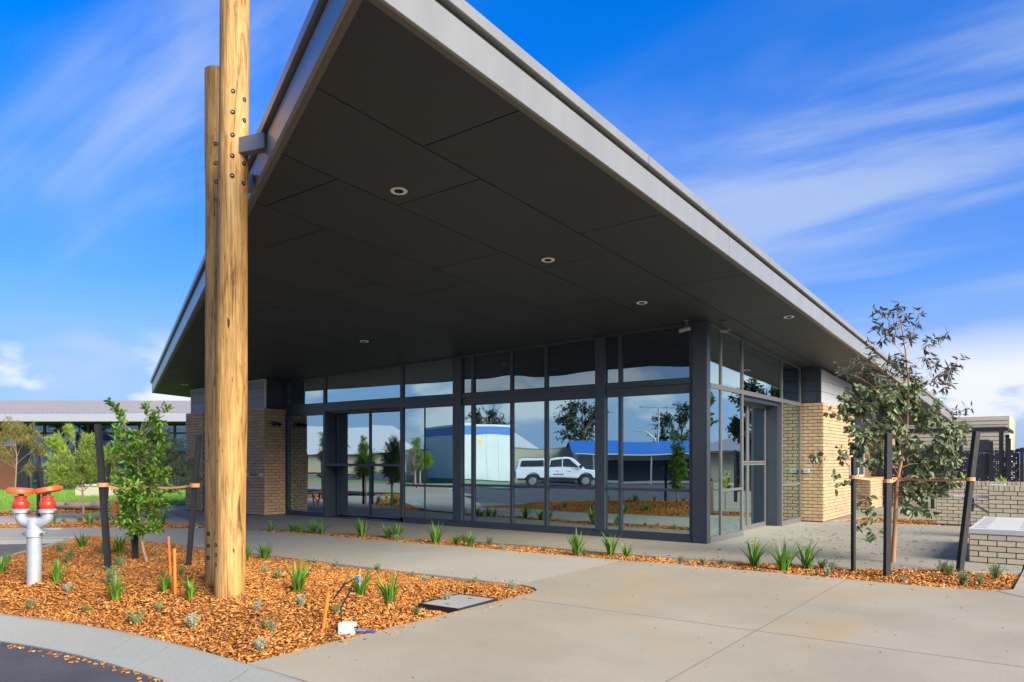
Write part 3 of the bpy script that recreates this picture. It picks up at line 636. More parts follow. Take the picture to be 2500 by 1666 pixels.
# cladding on top of the pillars
def clad_panels(side, x0, x1, y, zb, m):
    pass
cl = MB().prism([(-5.49, 19.83), (-4.86, 19.83), (-4.86, 23.36), (-5.49, 23.36)], BT+0.004, zo(-0.004)).build('upper_wall', 'navy', bld)
hb = 0.285
for k in range(4):
    z0 = BT+0.012+k*hb
    top = (lambda a: (lambda X, Y: min(a, zs(X, Y)-0.03)))(z0+hb-0.012)
    if z0 > zs(-4.83, 23.4)-0.06: break
    MB().prism([(-4.86, 19.85), (-4.835, 19.85), (-4.835, 23.34), (-4.86, 23.34)], z0, top).build('cladding_board', 'clad', cl)
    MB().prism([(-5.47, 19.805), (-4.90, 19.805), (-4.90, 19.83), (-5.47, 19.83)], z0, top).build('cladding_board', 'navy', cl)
B((-4.90, 19.795, BT+0.006), (-4.832, 19.848, 3.95)).build('corner_trim', 'navy', cl)
vt = B((-4.834, 22.35, 3.36), (-4.822, 22.95, 3.66)).build('vent', 'clad', cl)
for k in range(7): B((-4.822, 22.38, 3.385+k*0.038), (-4.812, 22.92, 3.400+k*0.038)).build('louvre', 'hole', vt)
c2 = MB().prism([(-21.85, 12.84), (-18.03, 12.84), (-18.03, 15.4), (-21.85, 15.4)], BT+0.004, zo(-0.004)).build('upper_wall', 'navy', bld)
for k in range(3):
    z0 = BT+0.03+k*hb
    top = (lambda a: (lambda X, Y: min(a, zs(X, Y)-0.05)))(z0+hb-0.012)
    if z0 > zs(-21.8, 12.8)-0.1: break
    for xa, xb in ((-21.80, -19.95), (-19.93, -18.1)):
        MB().prism([(xa, 12.81), (xb, 12.81), (xb, 12.84), (xa, 12.84)], z0, top).build('cladding_board', 'cladblue', c2)
for xa, xb in ((-21.86, -21.81), (-18.09, -18.03)): MB().prism([(xa, 12.80), (xb, 12.80), (xb, 12.84), (xa, 12.84)], BT+0.005, zo(-0.006)).build('corner_trim', 'clad', c2)
MB().prism([(-21.81, 12.802), (-18.09, 12.802), (-18.09, 12.84), (-21.81, 12.84)], zo(-0.05), zo(-0.006)).build('head_trim', 'clad', c2)
B((-21.81, 12.802, BT+0.005), (-18.09, 12.84, BT+0.028)).build('head_trim', 'clad', c2)
bricks_build(BR, 'brick', 300, bld)

# ---- front glazing, plane Y = 13.494
YF = 13.494
gl = MB()
ub = 3.135
gl.box((-18.02, YF-0.055, 3.043), (-5.62, YF+0.06, ub)); gl.box((-18.02, YF-0.03, 2.915), (-5.62, YF+0.06, 3.043))
gl.box((-18.02, YF-0.05, -0.02), (-16.26, YF+0.06, 0.13)); gl.box((-13.37, YF-0.05, -0.02), (-5.62, YF+0.06, 0.13))
fg = gl.build('front_glazing', 'frame', bld, bevel=0.003)
MB().prism([(-18.02, YF-0.04), (-5.62, YF-0.04), (-5.62, YF+0.06), (-18.02, YF+0.06)], zo(-0.045), zo(-0.003)).build('head_rail', 'frame', fg)
for k in range(52):
    xk = -17.4+k*0.228
    B((xk-0.014, YF-0.0575, 3.075), (xk+0.014, YF-0.0545, 3.092)).build('weep_hole', 'hole', fg)
for k in range(14):
    xk = -11.1+k*0.42
    B((xk-0.008, YF-0.0525, 0.03), (xk+0.008, YF-0.0495, 0.042)).build('weep_hole', 'hole', fg)
V_ = [(-18.03, -17.88, 0.05), (-16.334, -16.248, 0.045), (-13.371, -13.277, 0.05), (-11.601, -11.346, 0.075), (-11.059, -10.972, 0.045), (-9.927, -9.858, 0.045), (-9.001, -8.925, 0.045), (-7.719, -7.496, 0.075), (-7.194, -7.123, 0.045), (-5.672, -5.60, 0.045)]
for a, b, pr in V_:
    nm = 'post' if pr > 0.07 else 'mullion'
    MB().prism([(a, YF-pr), (b, YF-pr), (b, YF+0.07), (a, YF+0.07)], ub, zo(-0.046)).build(nm, 'frame', fg)
    B((a, YF-pr, 0.13 if a > -13.3 or a < -17 else 0.0), (b, YF+0.07, 2.915)).build(nm, 'frame', fg)
    if pr > 0.07: B((a, YF-pr, 2.915), (b, YF-0.056, ub)).build(nm, 'frame', fg)
def pane(x0, x1, z0, z1, m='glass', y=YF, parent=None, name='glass_pane'):
    t1 = z1 if callable(z1) else (lambda X, Y: z1)
    mb = MB().prism([(x0, y-0.004), (x1, y-0.004), (x1, y+0.004), (x0, y+0.004)], z0, t1)
    k1, k2 = random.gauss(0, .0013), random.gauss(0, .0013); xc, zc_ = (x0+x1)/2, z0+.7      # each sheet sits a little out of true
    mb.v = [(a, b+k1*(a-xc)+k2*(c-zc_), c) for a, b, c in mb.v]
    return mb.build(name, m, parent or fg)
ed = [(-17.88, -16.334), (-16.248, -13.371), (-13.277, -11.601), (-11.346, -11.059), (-10.972, -9.927), (-9.858, -9.001), (-8.925, -7.719), (-7.496, -7.194), (-7.123, -5.672)]
for i, (a, b) in enumerate(ed):
    pane(a, b, ub, zo(-0.05), 'glassw' if i > 2 else 'glass')
    for zz in ((ub, ub+0.022),): B((a, YF-0.03, zz[0]), (b, YF+0.03, zz[1])).build('bead', 'frame', fg)
    if i == 1: continue
    if i == 0: pane(a, b, 0.13, 2.82); B((a, YF-0.03, 2.82), (b, YF+0.03, 2.914)).build('rail', 'frame', fg); continue
    zz = (0.915, 0.97) if i == 2 else (0.962, 1.017)
    B((a, YF-0.035, zz[0]), (b, YF+0.035, zz[1])).build('rail', 'frame', fg, bevel=0.003)
    B((a, YF-0.03, 2.858), (b, YF+0.03, 2.914)).build('rail', 'frame', fg)
    B((a, YF-0.03, 0.13), (b, YF+0.03, 0.155)).build('bead', 'frame', fg)
    if i == 2:
        xm = -12.56
        for q0, q1 in ((zz[1], 2.858), (0.155, zz[0])):
            pane(a, xm-0.012, q0, q1); pane(xm+0.012, b, q0, q1)
            B((xm-0.012, YF-0.02, q0), (xm+0.012, YF+0.02, q1)).build('mullion', 'frame', fg)
    else:
        pane(a, b, zz[1], 2.858); pane(a, b, 0.155, zz[0])
# recessed servery bay
YR = 13.86
rec = MB().box((-16.334, YF+0.07, 0), (-16.248, YR+0.05, 2.915)).box((-13.371, YF+0.07, 0), (-13.30, YR+0.05, 2.915)).box((-16.248, YF+0.06, 2.86), (-13.371, YR+0.05, 2.914)).build('servery_recess', 'navy', bld)
B((-16.248, YF-0.03, 1.412), (-13.371, YF+0.10, 1.476)).build('rail', 'frame', rec, bevel=0.003)
B((-16.248, YF+0.10, 1.44), (-13.371, YR-0.03, 1.466)).build('shelf', 'frame', rec)
for x0, x1 in ((-16.248, -16.19), (-14.92, -14.85), (-13.42, -13.371)): B((x0, YR-0.03, 0.03), (x1, YR+0.03, 2.86)).build('mullion', 'frame', rec)
for x0, x1 in ((-16.19, -14.92), (-14.85, -13.42)):
    pane(x0, x1, 0.05, 1.44, y=YR, parent=rec); pane(x0, x1, 1.47, 2.86, y=YR, parent=rec)
    B((x0, YR-0.03, 1.44), (x1, YR+0.03, 1.47)).build('rail', 'frame', rec)
B((-16.248, YF-0.03, -0.01), (-13.371, YR+0.05, 0.018)).build('threshold', 'frame', rec)
# corner column
MB().prism([(-5.60, YF-0.075), (-5.31, YF-0.075), (-5.31, YF+0.10), (-5.60, YF+0.10)], -0.02, zo(-0.004)).build('corner_column', 'frame', bld, bevel=0.004)
# ---- side glazing, plane X = -5.31 (frame faces sit just behind the column face)
XR = -5.335
sg = MB().box((XR-0.06, YF+0.10, 2.95), (XR+0.03, 19.775, 3.044)).box((XR-0.06, YF+0.10, -0.02), (XR+0.03, 15.435, 0.11)).box((XR-0.06, 18.2, -0.02), (XR+0.03, 19.775, 0.11)).build('side_glazing', 'framer', bld, bevel=0.003)
MB().prism([(XR-0.05, YF+0.10), (XR+0.02, YF+0.10), (XR+0.02, 19.77), (XR-0.05, 19.77)], zo(-0.04), zo(-0.003)).build('head_rail', 'framer', sg)
for a, b in ((14.141, 14.205), (15.352, 15.435), (18.125, 18.2), (19.70, 19.77)):
    MB().prism([(XR-0.055, a), (XR+0.028, a), (XR+0.028, b), (XR-0.055, b)], 3.044, zo(-0.041)).build('mullion', 'framer', sg)
    B((XR-0.055, a, 0.11 if not 15.3 < a < 18.15 else 0.0), (XR+0.028, b, 2.95)).build('mullion', 'framer', sg)
def paneX(y0, y1, z0, z1, m='glass', x=XR, parent=None):
    t1 = z1 if callable(z1) else (lambda X, Y: z1)
    return MB().prism([(x-0.004, y0), (x+0.004, y0), (x+0.004, y1), (x-0.004, y1)], z0, t1).build('glass_pane', m, parent or sg)
for a, b in ((YF+0.10, 14.141), (14.205, 15.352), (15.435, 18.125), (18.2, 19.70)): paneX(a, b, 3.044, zo(-0.045), 'glass')
paneX(YF+0.10, 14.141, 0.11, 2.95)
for a, b in ((14.205, 15.352), (18.2, 19.70)):
    B((XR-0.03, a, 0.955), (XR+0.025, b, 1.005)).build('rail', 'framer', sg); paneX(a, b, 0.11, 0.955); paneX(a, b, 1.005, 2.95)
# recessed entrance
XD = -5.68
en = MB().box((XD-0.05, 18.04, 0), (XR-0.056, 18.12, 2.95)).box((XD-0.05, 15.44, 0), (XR-0.056, 15.50, 2.95)).box((XD-0.05, 15.50, 2.86), (XR-0.056, 18.04, 2.948)).build('entrance_reveal', 'navy', bld)
for a, b in ((15.50, 16.75), (16.77, 18.04)):
    dl = B((XD-0.02, a, 0.0), (XD+0.02, b, 0.10)).build('door_leaf', 'framer', en)
    for q in ((a, a+0.06), (b-0.06, b)): B((XD-0.02, q[0], 0.10), (XD+0.02, q[1], 2.86)).build('stile', 'framer', dl)
    for q in ((1.46, 1.50), (1.515, 1.555), (2.80, 2.86)): B((XD-0.025, a+0.06, q[0]), (XD+0.025, b-0.06, q[1])).build('rail', 'framer', dl)
    paneX(a+0.06, b-0.06, 0.10, 1.46, x=XD, parent=dl); paneX(a+0.06, b-0.06, 1.555, 2.80, x=XD, parent=dl)
B((XD+0.022, 15.60, 1.68), (XD+0.03, 15.68, 1.92)).build('door_notice', 'yellow', en)
# interior shell
it = B((-17.9, YF+0.09, -0.015), (-5.75, 20.6, 0.008)).build('interior_floor', 'floor', bld)
B((-17.95, 20.6, 0), (-5.75, 20.7, 3.6)).build('interior_wall', 'interior', bld); B((-18.0, 15.55, 0), (-17.9, 20.6, 3.6)).build('interior_wall', 'interior', bld)
B((-7.95, 18.3, 0), (-5.76, 18.4, 3.3)).build('interior_wall', 'interior', bld)
B((-8.0, 23.4, 0), (-7.9, 34.4, 2.6)).build('interior_wall', 'interior', bld)
B((-22, 15.5, -0.02), (-21.9, 34.5, 3.0)).build('rear_wall', 'mortar', bld); B((-21.9, 34.4, -0.02), (-8, 34.5, 3.0)).build('rear_wall', 'mortar', bld)

# things inside, seen through the glass
def thing(name, label, cat, loc=(0, 0, 0), rz=0.0, group=None): return tag(empty(name, loc, rz), label, cat, group)
tb = thing('counter_table', 'pale counter table standing inside behind the front glass', 'table', (-9.6, 15.1, 0.008))
B((-1.5, -.4, .76), (1.5, .4, .80)).build('table_top', 'white', tb, bevel=.004)
for x in (-1.4, 1.4):
    for y in (-.33, .33): B((x-.025, y-.025, 0), (x+.025, y+.025, .76)).build('leg', 'black', tb)
bx = thing('cardboard_tray', 'flattened cardboard tray on the floor inside the servery bay', 'box', (-15.2, 14.62, 0.008), 0.1)
B((-.55, -.25, 0), (.55, .25, .16)).build('tray', 'cardboard', bx)
for i, (x, z) in enumerate(((-.25, .16), (.2, .16), (.18, .29))):
    pk = MB().box((x-.24, -.2, z), (x+.24, .2, z+.12)).build('parcel', 'white', bevel=.03); pk.location = (-15.2, 14.62, 0.009)
    tag(pk, ['white wrapped parcel at the left end of the cardboard tray', 'white wrapped parcel low on the right of the cardboard tray', 'topmost white wrapped parcel on the cardboard tray'][i], 'parcel', 'parcels on the cardboard tray')
sp = thing('spray_bottle', 'blue spray bottle with white trigger on the floor inside the glass', 'bottle', (-6.72, YF+0.32, 0.008), 0.4)
MB().lathe([(.035, 0), (.042, .01), (.042, .13), (.03, .17), (.014, .19), (.014, .21)], 16).build('bottle_body', 'sprayblue', sp, smooth=True)
MB().box((-.016, -.014, .21), (.016, .014, .25)).box((-.07, -.012, .235), (.03, .012, .262)).box((-.05, -.008, .19), (-.035, .008, .236)).build('trigger_head', 'white', sp, bevel=.003)
B_ = thing('paper_box', 'small white and teal box lying inside near the glass', 'box', (-7.95, YF+0.5, 0.008), 0.15)
B((-.22, -.12, 0), (.22, .12, .07)).build('box_base', 'white', B_, bevel=.004); B((-.225, -.125, .07), (.225, .125, .095)).build('lid', 'sprayblue', B_)

# ---- small fittings on the building (separate things)
for (x, y), lb in zip([(-5.80, 5.815), (-5.78, 8.73), (-5.74, 11.58), (-3.99, 14.06), (-12.0, 10.99), (-21.0, 12.1), (-3.99, 19.7)],
        ['largest downlight in the soffit, nearest the roof tip', 'second downlight from the roof tip in the row above the front path', 'downlight in the soffit just in front of the corner column', 'downlight near the right hand eave beside the side glazing', 'downlight deep in the soffit above the servery bay', 'downlight at the far left end of the soffit', 'downlight above the far brick pillar near the right hand eave']):
    d = thing('downlight', lb, 'downlight', (x, y, zs(x, y)+0.001), 0, 'white ring downlights in the soffit')
    d.rotation_euler = Vector((-0.0278, 0.043, 1)).to_track_quat('Z', 'X').to_euler()
    MB().lathe([(.05, 0.0), (.052, -.006), (.088, -.012), (.094, -.006), (.094, 0.0)], 28).build('ring', 'lamp', d, smooth=True)
    MB().lathe([(.05, -.0125), (.02, -.0115)], 20).build('lens', 'backing', d)
def cctv(loc, rz, lb):
    c = thing('security_camera', lb, 'camera', loc, rz, 'security cameras at the corner column')
    MB().lathe([(.05, 0), (.05, -.025), (.03, -.03)], 16).build('mount', 'trim', c, smooth=True)
    MB().tube([(0, 0, -.02), (0, 0, -.11), (0, -.05, -.15)], .016).build('arm', 'trim', c)
    MB().tube([(0, .07, -.155), (0, -.14, -.20)], .038, 14).build('camera_body', mat('camera_grey', (.34, .33, .30), .4), c, smooth=True)
    MB().tube([(0, -.13, -.205), (0, -.146, -.2085)], .028, 14).build('lens', 'black', c)
cctv((-5.62, 13.20, zs(-5.62, 13.20)+.001), R(-75), 'security camera left of the corner column, pointing along the front glass')
cctv((-5.10, 13.72, zs(-5.10, 13.72)+.001), R(70), 'security camera right of the corner column, pointing past the side glass')
sl = thing('wall_spotlight', 'black twin spotlight high on the shaded brick return of the left pillar', 'spotlight', (-17.994, 13.05, 2.62))
B((-.004, -.05, -.05), (.02, .05, .05)).build('base_plate', 'black', sl)
for s in (-1, 1): MB().tube([(.02, s*.03, 0), (.09, s*.07, -.01), (.17, s*.11, -.05)], [.02, .045, .055], 12).build('lamp_head', 'black', sl, smooth=True)
pl = thing('wall_sign', 'long narrow steel sign plate on the front of the left brick pillar', 'sign', (-18.5, 12.742, 1.16))
B((-.45, -.012, -.045), (.45, .004, .045)).build('plate', 'steel', pl, bevel=.002); B((-.2, -.016, -.03), (.25, -.012, .03)).build('dark_strip', 'navy', pl)
for x in (-.4, .33, .4): B((x-.03, -.016, -.03), (x+.01, -.012, .03)).build('symbol', 'white', pl)
sw = thing('access_keypad', 'small white keypad box on the front of the right brick pillar', 'keypad', (-5.17, 19.772, 1.30))
B((-.07, -.035, -.05), (.07, .003, .05)).build('case', 'white', sw, bevel=.006); B((-.05, -.039, -.02), (.05, -.035, .03)).build('keys', 'steel', sw)
ph = thing('wall_dispenser', 'tall white dispenser panel on the sunlit side of the right pillar', 'panel', (-4.768, 22.75, 1.28))
B((-.003, -.12, -.18), (.06, .12, .18)).build('case', 'white', ph, bevel=.02); MB().tube([(.06, 0, .08), (.066, 0, .08)], .02, 12).tube([(.06, 0, -.02), (.066, 0, -.02)], .02, 12).build('button', 'steel', ph)
# ================================================================== TIMBER POLES
def log_pole(label, base, top, r0, r1, bolts, seed):
    bx_, by_ = base; h = top[2]; t = thing('timber_pole', label, 'pole', (bx_, by_, 0.10))
    mb = MB(); seg_, rings = 44, 70
    for i in range(rings+1):
        f = i/rings; z = f*(h-0.10); cx, cy = top[0]*f, top[1]*f; r = r0+(r1-r0)*f
        for k in range(seg_):
            a = 2*math.pi*k/seg_
            q = Vector((math.cos(a)*1.1+seed, math.sin(a)*1.1, z*0.55)); dn = mnoise.noise(q)*0.012+mnoise.noise(q*3.1)*0.004
            mb.v.append((cx+(r+dn)*math.cos(a), cy+(r+dn)*math.sin(a), z))
    for i in range(rings):
        for k in range(seg_):
            k2 = (k+1) % seg_; mb.f.append((i*seg_+k, i*seg_+k2, (i+1)*seg_+k2, (i+1)*seg_+k))
    o = rings*seg_; mb.v.append((top[0], top[1], h-0.098)); c = len(mb.v)-1
    for k in range(seg_): mb.f.append((o+k, o+(k+1) % seg_, c))
    sh = mb.build('shaft', 'pole', t, smooth=True)
    toc = Vector((-bx_, -by_)).normalized(); base_a = math.atan2(toc.y, toc.x)
    for ang, z in bolts:
        a = base_a+ang; f = z/h; r = r0+(r1-r0)*f
        d = Vector((math.cos(a), math.sin(a), 0)); p = Vector((top[0]*f, top[1]*f, z-0.10))+d*(r+0.004)
        m = Matrix.Translation(p) @ d.to_track_quat('Z', 'Y').to_matrix().to_4x4()
        b = MB().lathe([(.022, -.03), (.022, -.001), (.015, .0), (.015, -.008)], 16, m).build('bolt_socket', 'hole', t)
        MB().lathe([(.010, -.012), (.010, -.002), (.008, .000)], 6, m @ Matrix.Translation((0, 0, 0))).build('nut', 'bolt', b)
    return t
rowz = [5.29, 5.08, 4.85, 4.64, 4.44]
log_pole('taller front timber pole carrying the roof tip, twin rows of bolts', (-6.84, 4.43), (0.055, 0.04, 7.2), 0.149, 0.144,
         [(-0.10, z) for z in rowz]+[(0.72, z-.05) for z in rowz]+[(-1.15, 0.72), (-1.15, 0.62), (-1.15, 0.52)], 3.0)
log_pole('shorter rear timber pole with sawn top, behind the taller pole', (-7.45, 4.69), (-0.02, 0.0, 5.86), 0.140, 0.134,
         [(-0.12, z) for z in (5.01, 4.80, 4.60, 4.40, 4.21)]+[(-0.85, 0.78), (-0.85, 0.65), (-0.85, 0.52)], 9.0)

# ================================================================== FIRE BOOSTER STANDPIPE
hy = thing('fire_standpipe', 'silver twin inlet fire standpipe with red capped valves in the front bed', 'standpipe', (-9.43, 3.62, 0.085), math.atan2(RGT.y, RGT.x)); hy.scale = (.904, .904, .904)
MB().lathe([(.083, 0), (.083, .68)], 28).build('pipe', 'pipe', hy, smooth=True)
cp = MB().lathe([(.085, .675), (.10, .685), (.10, .765), (.085, .775)], 28).build('coupling', 'pipe', hy, smooth=True)
for s in (-1, 1):
    MB().box((s*.10-.03, -.035, .70), (s*.10+.03, .035, .745)).build('lug', 'pipe', cp, bevel=.01)
    MB().tube([(s*.115, -.05, .722), (s*.115, .05, .722)], .016, 8).build('coupling_bolt', 'bolt', cp)
tee = MB().lathe([(.083, .77), (.083, .86), (.075, .90)], 24)
for s in (-1, 1):
    pts = [(0, 0, .86)]+[(s*(.065+.105*math.sin(a)), 0, .945-.085*math.cos(a)) for a in [i*math.pi/14 for i in range(8)]]+[(s*.17, 0, 1.0)]
    tee.tube(pts, [.075]+[.066]*8+[.064], 18)
tee.build('tee_branch', 'pipe', hy, smooth=True)
for s in (-1, 1):
    m = Matrix.Translation((s*.17, 0, .98))
    fl = MB().lathe([(.072, 0), (.098, .008), (.10, .045), (.085, .055)], 26, m).build('flange', 'pipe', hy, smooth=True)
    for s2 in (-1, 1): MB().tube([(s*.17+s2*.10, -.03, 1.002), (s*.17+s2*.10, .03, 1.002)], .015, 8).build('flange_bolt', 'bolt', fl)
    vb = MB().lathe([(.07, 1.03), (.086, 1.05), (.094, 1.09), (.088, 1.125), (.062, 1.15), (.060, 1.17), (.07, 1.175), (.07, 1.195), (.05, 1.20)], 26, Matrix.Translation((s*.17, 0, 0))).build('valve_body', 'red', hy, smooth=True)
    MB().tube([(s*.17, 0, 1.19), (s*.17+.01, 0, 1.235)], .03, 12).build('spindle', 'bolt', vb)
    tl = R(5) if s < 0 else R(-11)
    mc = Matrix.Translation((s*.17+s*.005, 0, 1.262 if s < 0 else 1.272)) @ Matrix.Rotation(tl, 4, 'Y')
    MB().lathe([(.135, -.03), (.146, -.022), (.148, .02), (.14, .032), (.02, .036)], 30, mc).build('valve_cap', 'redcap', hy, smooth=True)
    MB().box((s*.145-.02, -.03, -.022), (s*.145+.03, .03, .02), mc).build('cap_lug', 'redcap', hy, bevel=.006)

# ================================================================== MARKERS, PIT, CABLE
def conduit(label, loc, h, tilt, r=.016):
    t = thing('orange_conduit', label, 'conduit', (loc[0], loc[1], float(mound(loc[0], loc[1]))-.06))
    a = Vector((tilt*RGT.x, tilt*RGT.y, h+.05))
    MB().tube([(0, 0, 0), a*.5, a], r, 14).build('tube', 'orange', t, smooth=True)
    MB().tube([a*.985, a*1.005], r*.8, 12).build('open_end', 'hole', t); return t
conduit('taller orange conduit sticking out of the mulch beside the timber poles', (-7.36, 4.14), .46, -.01)
conduit('shorter orange conduit standing just behind the taller one', (-7.85, 4.37), .50, -.03, .013)
lc = conduit('leaning orange conduit with a looped cable near the driveway edge', (-5.42, 4.46), .33, .05)
cb = MB().tube([(.08, .05, .30), (.16, .12, .44), (.26, .17, .50), (.22, .14, .40), (.13, .1, .22), (.14, .1, .07), (.28, .17, .045)], .008, 8)
cb.build('cable', 'black', lc, smooth=True); MB().tube([(.25, .165, .50), (.275, .18, .505), (.285, .185, .46)], .015, 8).build('cable_end', 'blueplastic', lc)
jb = thing('junction_box', 'white cable junction box lying on the mulch by the orange conduit', 'box', (-5.25, 4.60, -.02), R(30))
B((-.075, -.045, 0), (.075, .045, .115)).build('case', 'white', jb, bevel=.008); MB().tube([(.075, 0, .04), (.17, .03, .03), (.27, -.02, .03)], .012, 8).build('lead', 'blueplastic', jb)
B((-.05, -.047, .02), (-.04, -.044, .03)).build('screw', 'bolt', jb)
pt = thing('service_pit', 'concrete service pit lid in a black frame at the bed edge', 'pit lid', (-5.345, 6.29, 0.020), R(2))
MB().box((-.28, -.36, -.12), (.28, -.338, .0)).box((-.28, .338, -.12), (.28, .36, .0)).box((-.28, -.338, -.12), (-.26, .338, .0)).box((.26, -.338, -.12), (.28, .338, .0)).build('frame', 'black', pt)
B((-.258, -.336, -.1), (.258, .336, -.004)).build('lid', concrete('lid_concrete', (.27, .26, .235), (.31, .30, .27), (.26, .24, .2)), pt)
for y in (-.2, .2): B((-.03, y-.012, -.005), (.03, y+.012, -.003)).build('lifting_slot', 'hole', pt)

# ================================================================== PLANTS
def strappy_mesh(seed, nb, h, spread):
    r = random.Random(seed); mb = MB()
    for i in range(nb):
        a = r.uniform(0, 2*math.pi); ln = h*r.uniform(.55, 1.15); lean = spread*r.uniform(.15, 1.0); wd = r.uniform(.008, .016)*(h/.3)**.5
        d = Vector((math.cos(a), math.sin(a), 0)); sd_ = Vector((-d.y, d.x, 0)); b0 = d*r.uniform(0, .05)
        o = len(mb.v); n = 5
        for k in range(n+1):
            f = k/n; p = b0+d*(lean*ln*f**1.7)+Vector((0, 0, ln*(f-.25*lean*f**2.5)))
            wv = wd*(1-f**2.2)*(0.6+.8*f if f < .5 else 1)
            mb.v += [tuple(p-sd_*wv), tuple(p+sd_*wv+Vector((0, 0, .3*wv)))]
        for k in range(n): mb.f.append((o+2*k, o+2*k+1, o+2*k+3, o+2*k+2))
    return mb
def shrub_mesh(seed, h, nst, nl, lw):
    r = random.Random(seed); st = MB(); lf = MB()
    for i in range(nst):
        a = r.uniform(0, 6.28); d = Vector((math.cos(a)*r.uniform(.1, .75), math.sin(a)*r.uniform(.1, .75), 1)).normalized(); ln = h*r.uniform(.55, 1.05)
        pts = [Vector((0, 0, -.02)), d*ln*.5, d*ln+Vector((0, 0, .04*ln))]
        st.tube(pts, [.004, .003, .0015], 4)
        for k in range(nl):
            f = r.uniform(.12, 1.0); p = d*ln*f; u = Vector((r.uniform(-1, 1), r.uniform(-1, 1), r.uniform(-.2, 1))).normalized(); v = u.orthogonal().normalized(); L_ = lw*r.uniform(1.5, 3.4)
            o = len(lf.v); lf.v += [tuple(p), tuple(p+u*L_*.5+v*lw*.5), tuple(p+u*L_), tuple(p+u*L_*.5-v*lw*.5)]; lf.f.append((o, o+1, o+2, o+3))
    return st, lf
S_MESH = [strappy_mesh(10+i, 34, .34, .75).mesh('blades', 'strappy', smooth=True) for i in range(6)]
def mk_shrub(seed, h, ns, nl, lw, m):
    a, b = shrub_mesh(seed, h, ns, nl, lw); return a.mesh('stems', 'greenleaf'), b.mesh('leaves', m)
G_MESH = [mk_shrub(40+i, .15, 18, 30, .0095, 'greyleaf') for i in range(4)]
N_MESH = [mk_shrub(60+i, .24, 18, 40, .0105, 'greenleaf') for i in range(4)]
ORD = ['leftmost', 'second', 'third', 'fourth', 'fifth', 'sixth', 'seventh', 'eighth', 'ninth', 'tenth', 'eleventh', 'twelfth', 'thirteenth', 'fourteenth', 'fifteenth', 'sixteenth', 'seventeenth', 'eighteenth', 'nineteenth', 'twentieth', 'twenty-first', 'twenty-second', 'twenty-third', 'twenty-fourth']
def ordlab(i, what, where): return f'{ORD[0]} {what} in {where}' if i == 0 else f'{ORD[i]} {what} from the left in {where}'
def plant_row(pts, kind, where, z):
    pts = sorted(pts, key=lambda p: px((p[0], p[1], 0))[0])
    for i, p in enumerate(pts):
        s = (p[2] if len(p) > 2 else random.uniform(.8, 1.15))*(1.0 if kind == 'strappy' else random.uniform(.62, .92))
        if kind == 'strappy': nm, what, cat = 'strappy_plant', 'green strappy leaved plant', 'plant'
        elif kind == 'grey': nm, what, cat = 'grey_seedling', 'small silver grey seedling', 'seedling'
        else: nm, what, cat = 'native_shrub', 'young grey green shrub', 'shrub'
        t = thing(nm, ordlab(i, what, where), cat, (p[0], p[1], z+(float(mound(p[0], p[1])) if where == FB else 0.0)), random.uniform(0, 6.28), f'{what}s in {where}'); t.scale = (s, s, s)
        if kind == 'strappy': link('blades', S_MESH[(i*5+int(abs(p[0])*7)) % 6], t)
        else:
            st, lf = (G_MESH if kind == 'grey' else N_MESH)[(i+int(abs(p[0])*5)) % 4]; link('stems', st, t); link('leaves', lf, t)
FB = 'the front mulch bed'; SB = 'the mulch strip along the path'; B2 = 'the mulch bed between the left footpaths'
plant_row([(-12.03, 5.28, 0.85), (-9.15, 3.75, 1.00), (-10.61, 3.7, 0.80), (-7.93, 3.81, 0.95), (-10.97, 5.32, 1.00), (-12.88, 6.52, 0.90), (-7.56, 4.14, 0.80), (-7.08, 4.15, 0.75), (-9.88, 6.66, 1.05), (-10.28, 7.3, 1.10), (-6.35, 4.91, 1.05), (-5.94, 5.38, 1.05), (-5.6, 5.48, 1.15)], 'strappy', FB, -.05)
plant_row([(-8.72, 3.68, 0.95), (-8.74, 3.32, 0.95), (-8.51, 4.01, 0.90), (-6.41, 3.77, 1.15), (-6.05, 4.2, 0.95), (-5.53, 3.98, 1.10), (-5.31, 3.72, 0.95), (-5.86, 4.56, 0.90), (-7.19, 7.48, 0.95), (-6.55, 7.02, 1.05), (-5.52, 6.29, 1.25), (-6.11, 7.52, 1.10), (-5.37, 7.34, 1.30), (-7.7, 5.45, 0.90), (-10.54, 5.63, 0.90), (-11.27, 4.38, 0.90), (-9.29, 7.5, 0.90), (-8.72, 7.42, 0.90)], 'grey', FB, -.035)
plant_row([(-11.67, 4.81, 0.90), (-10.64, 4.49, 1.00), (-11.02, 5.11, 0.90), (-9.59, 4.65, 1.00), (-8.44, 4.03, 1.10), (-7.93, 3.52, 0.80), (-7.16, 3.86, 0.75), (-7.08, 3.6, 0.90), (-12.72, 7.13, 0.90), (-8.31, 4.76, 0.80), (-5.59, 4.77, 0.80), (-7.83, 7.41, 0.90), (-5.24, 5.51, 0.85), (-7.08, 5.18, 0.70), (-9.52, 5.31, 0.85), (-11.75, 4.18, 0.90), (-7.52, 5.35, 0.65)], 'shrub', FB, -.035)
plant_row([(-14.1, 10.16, .9), (-13.5, 10.3, 1.0), (-13.3, 10.35, .85), (-13.0, 10.42, 1.1), (-12.75, 10.45, 1.0), (-11.58, 10.55, 1.4), (-11.0, 10.7, 1.1), (-10.75, 10.72, 1.15), (-9.52, 10.52, 1.4), (-9.1, 10.65, .9), (-8.75, 10.62, 1.05), (-6.55, 10.78, 1.4), (-6.05, 11.05, 1.35), (-5.7, 10.95, .9), (-3.7, 11.2, 1.4), (-3.2, 11.0, 1.6), (-3.0, 11.45, 1.35)], 'strappy', SB, -.05)
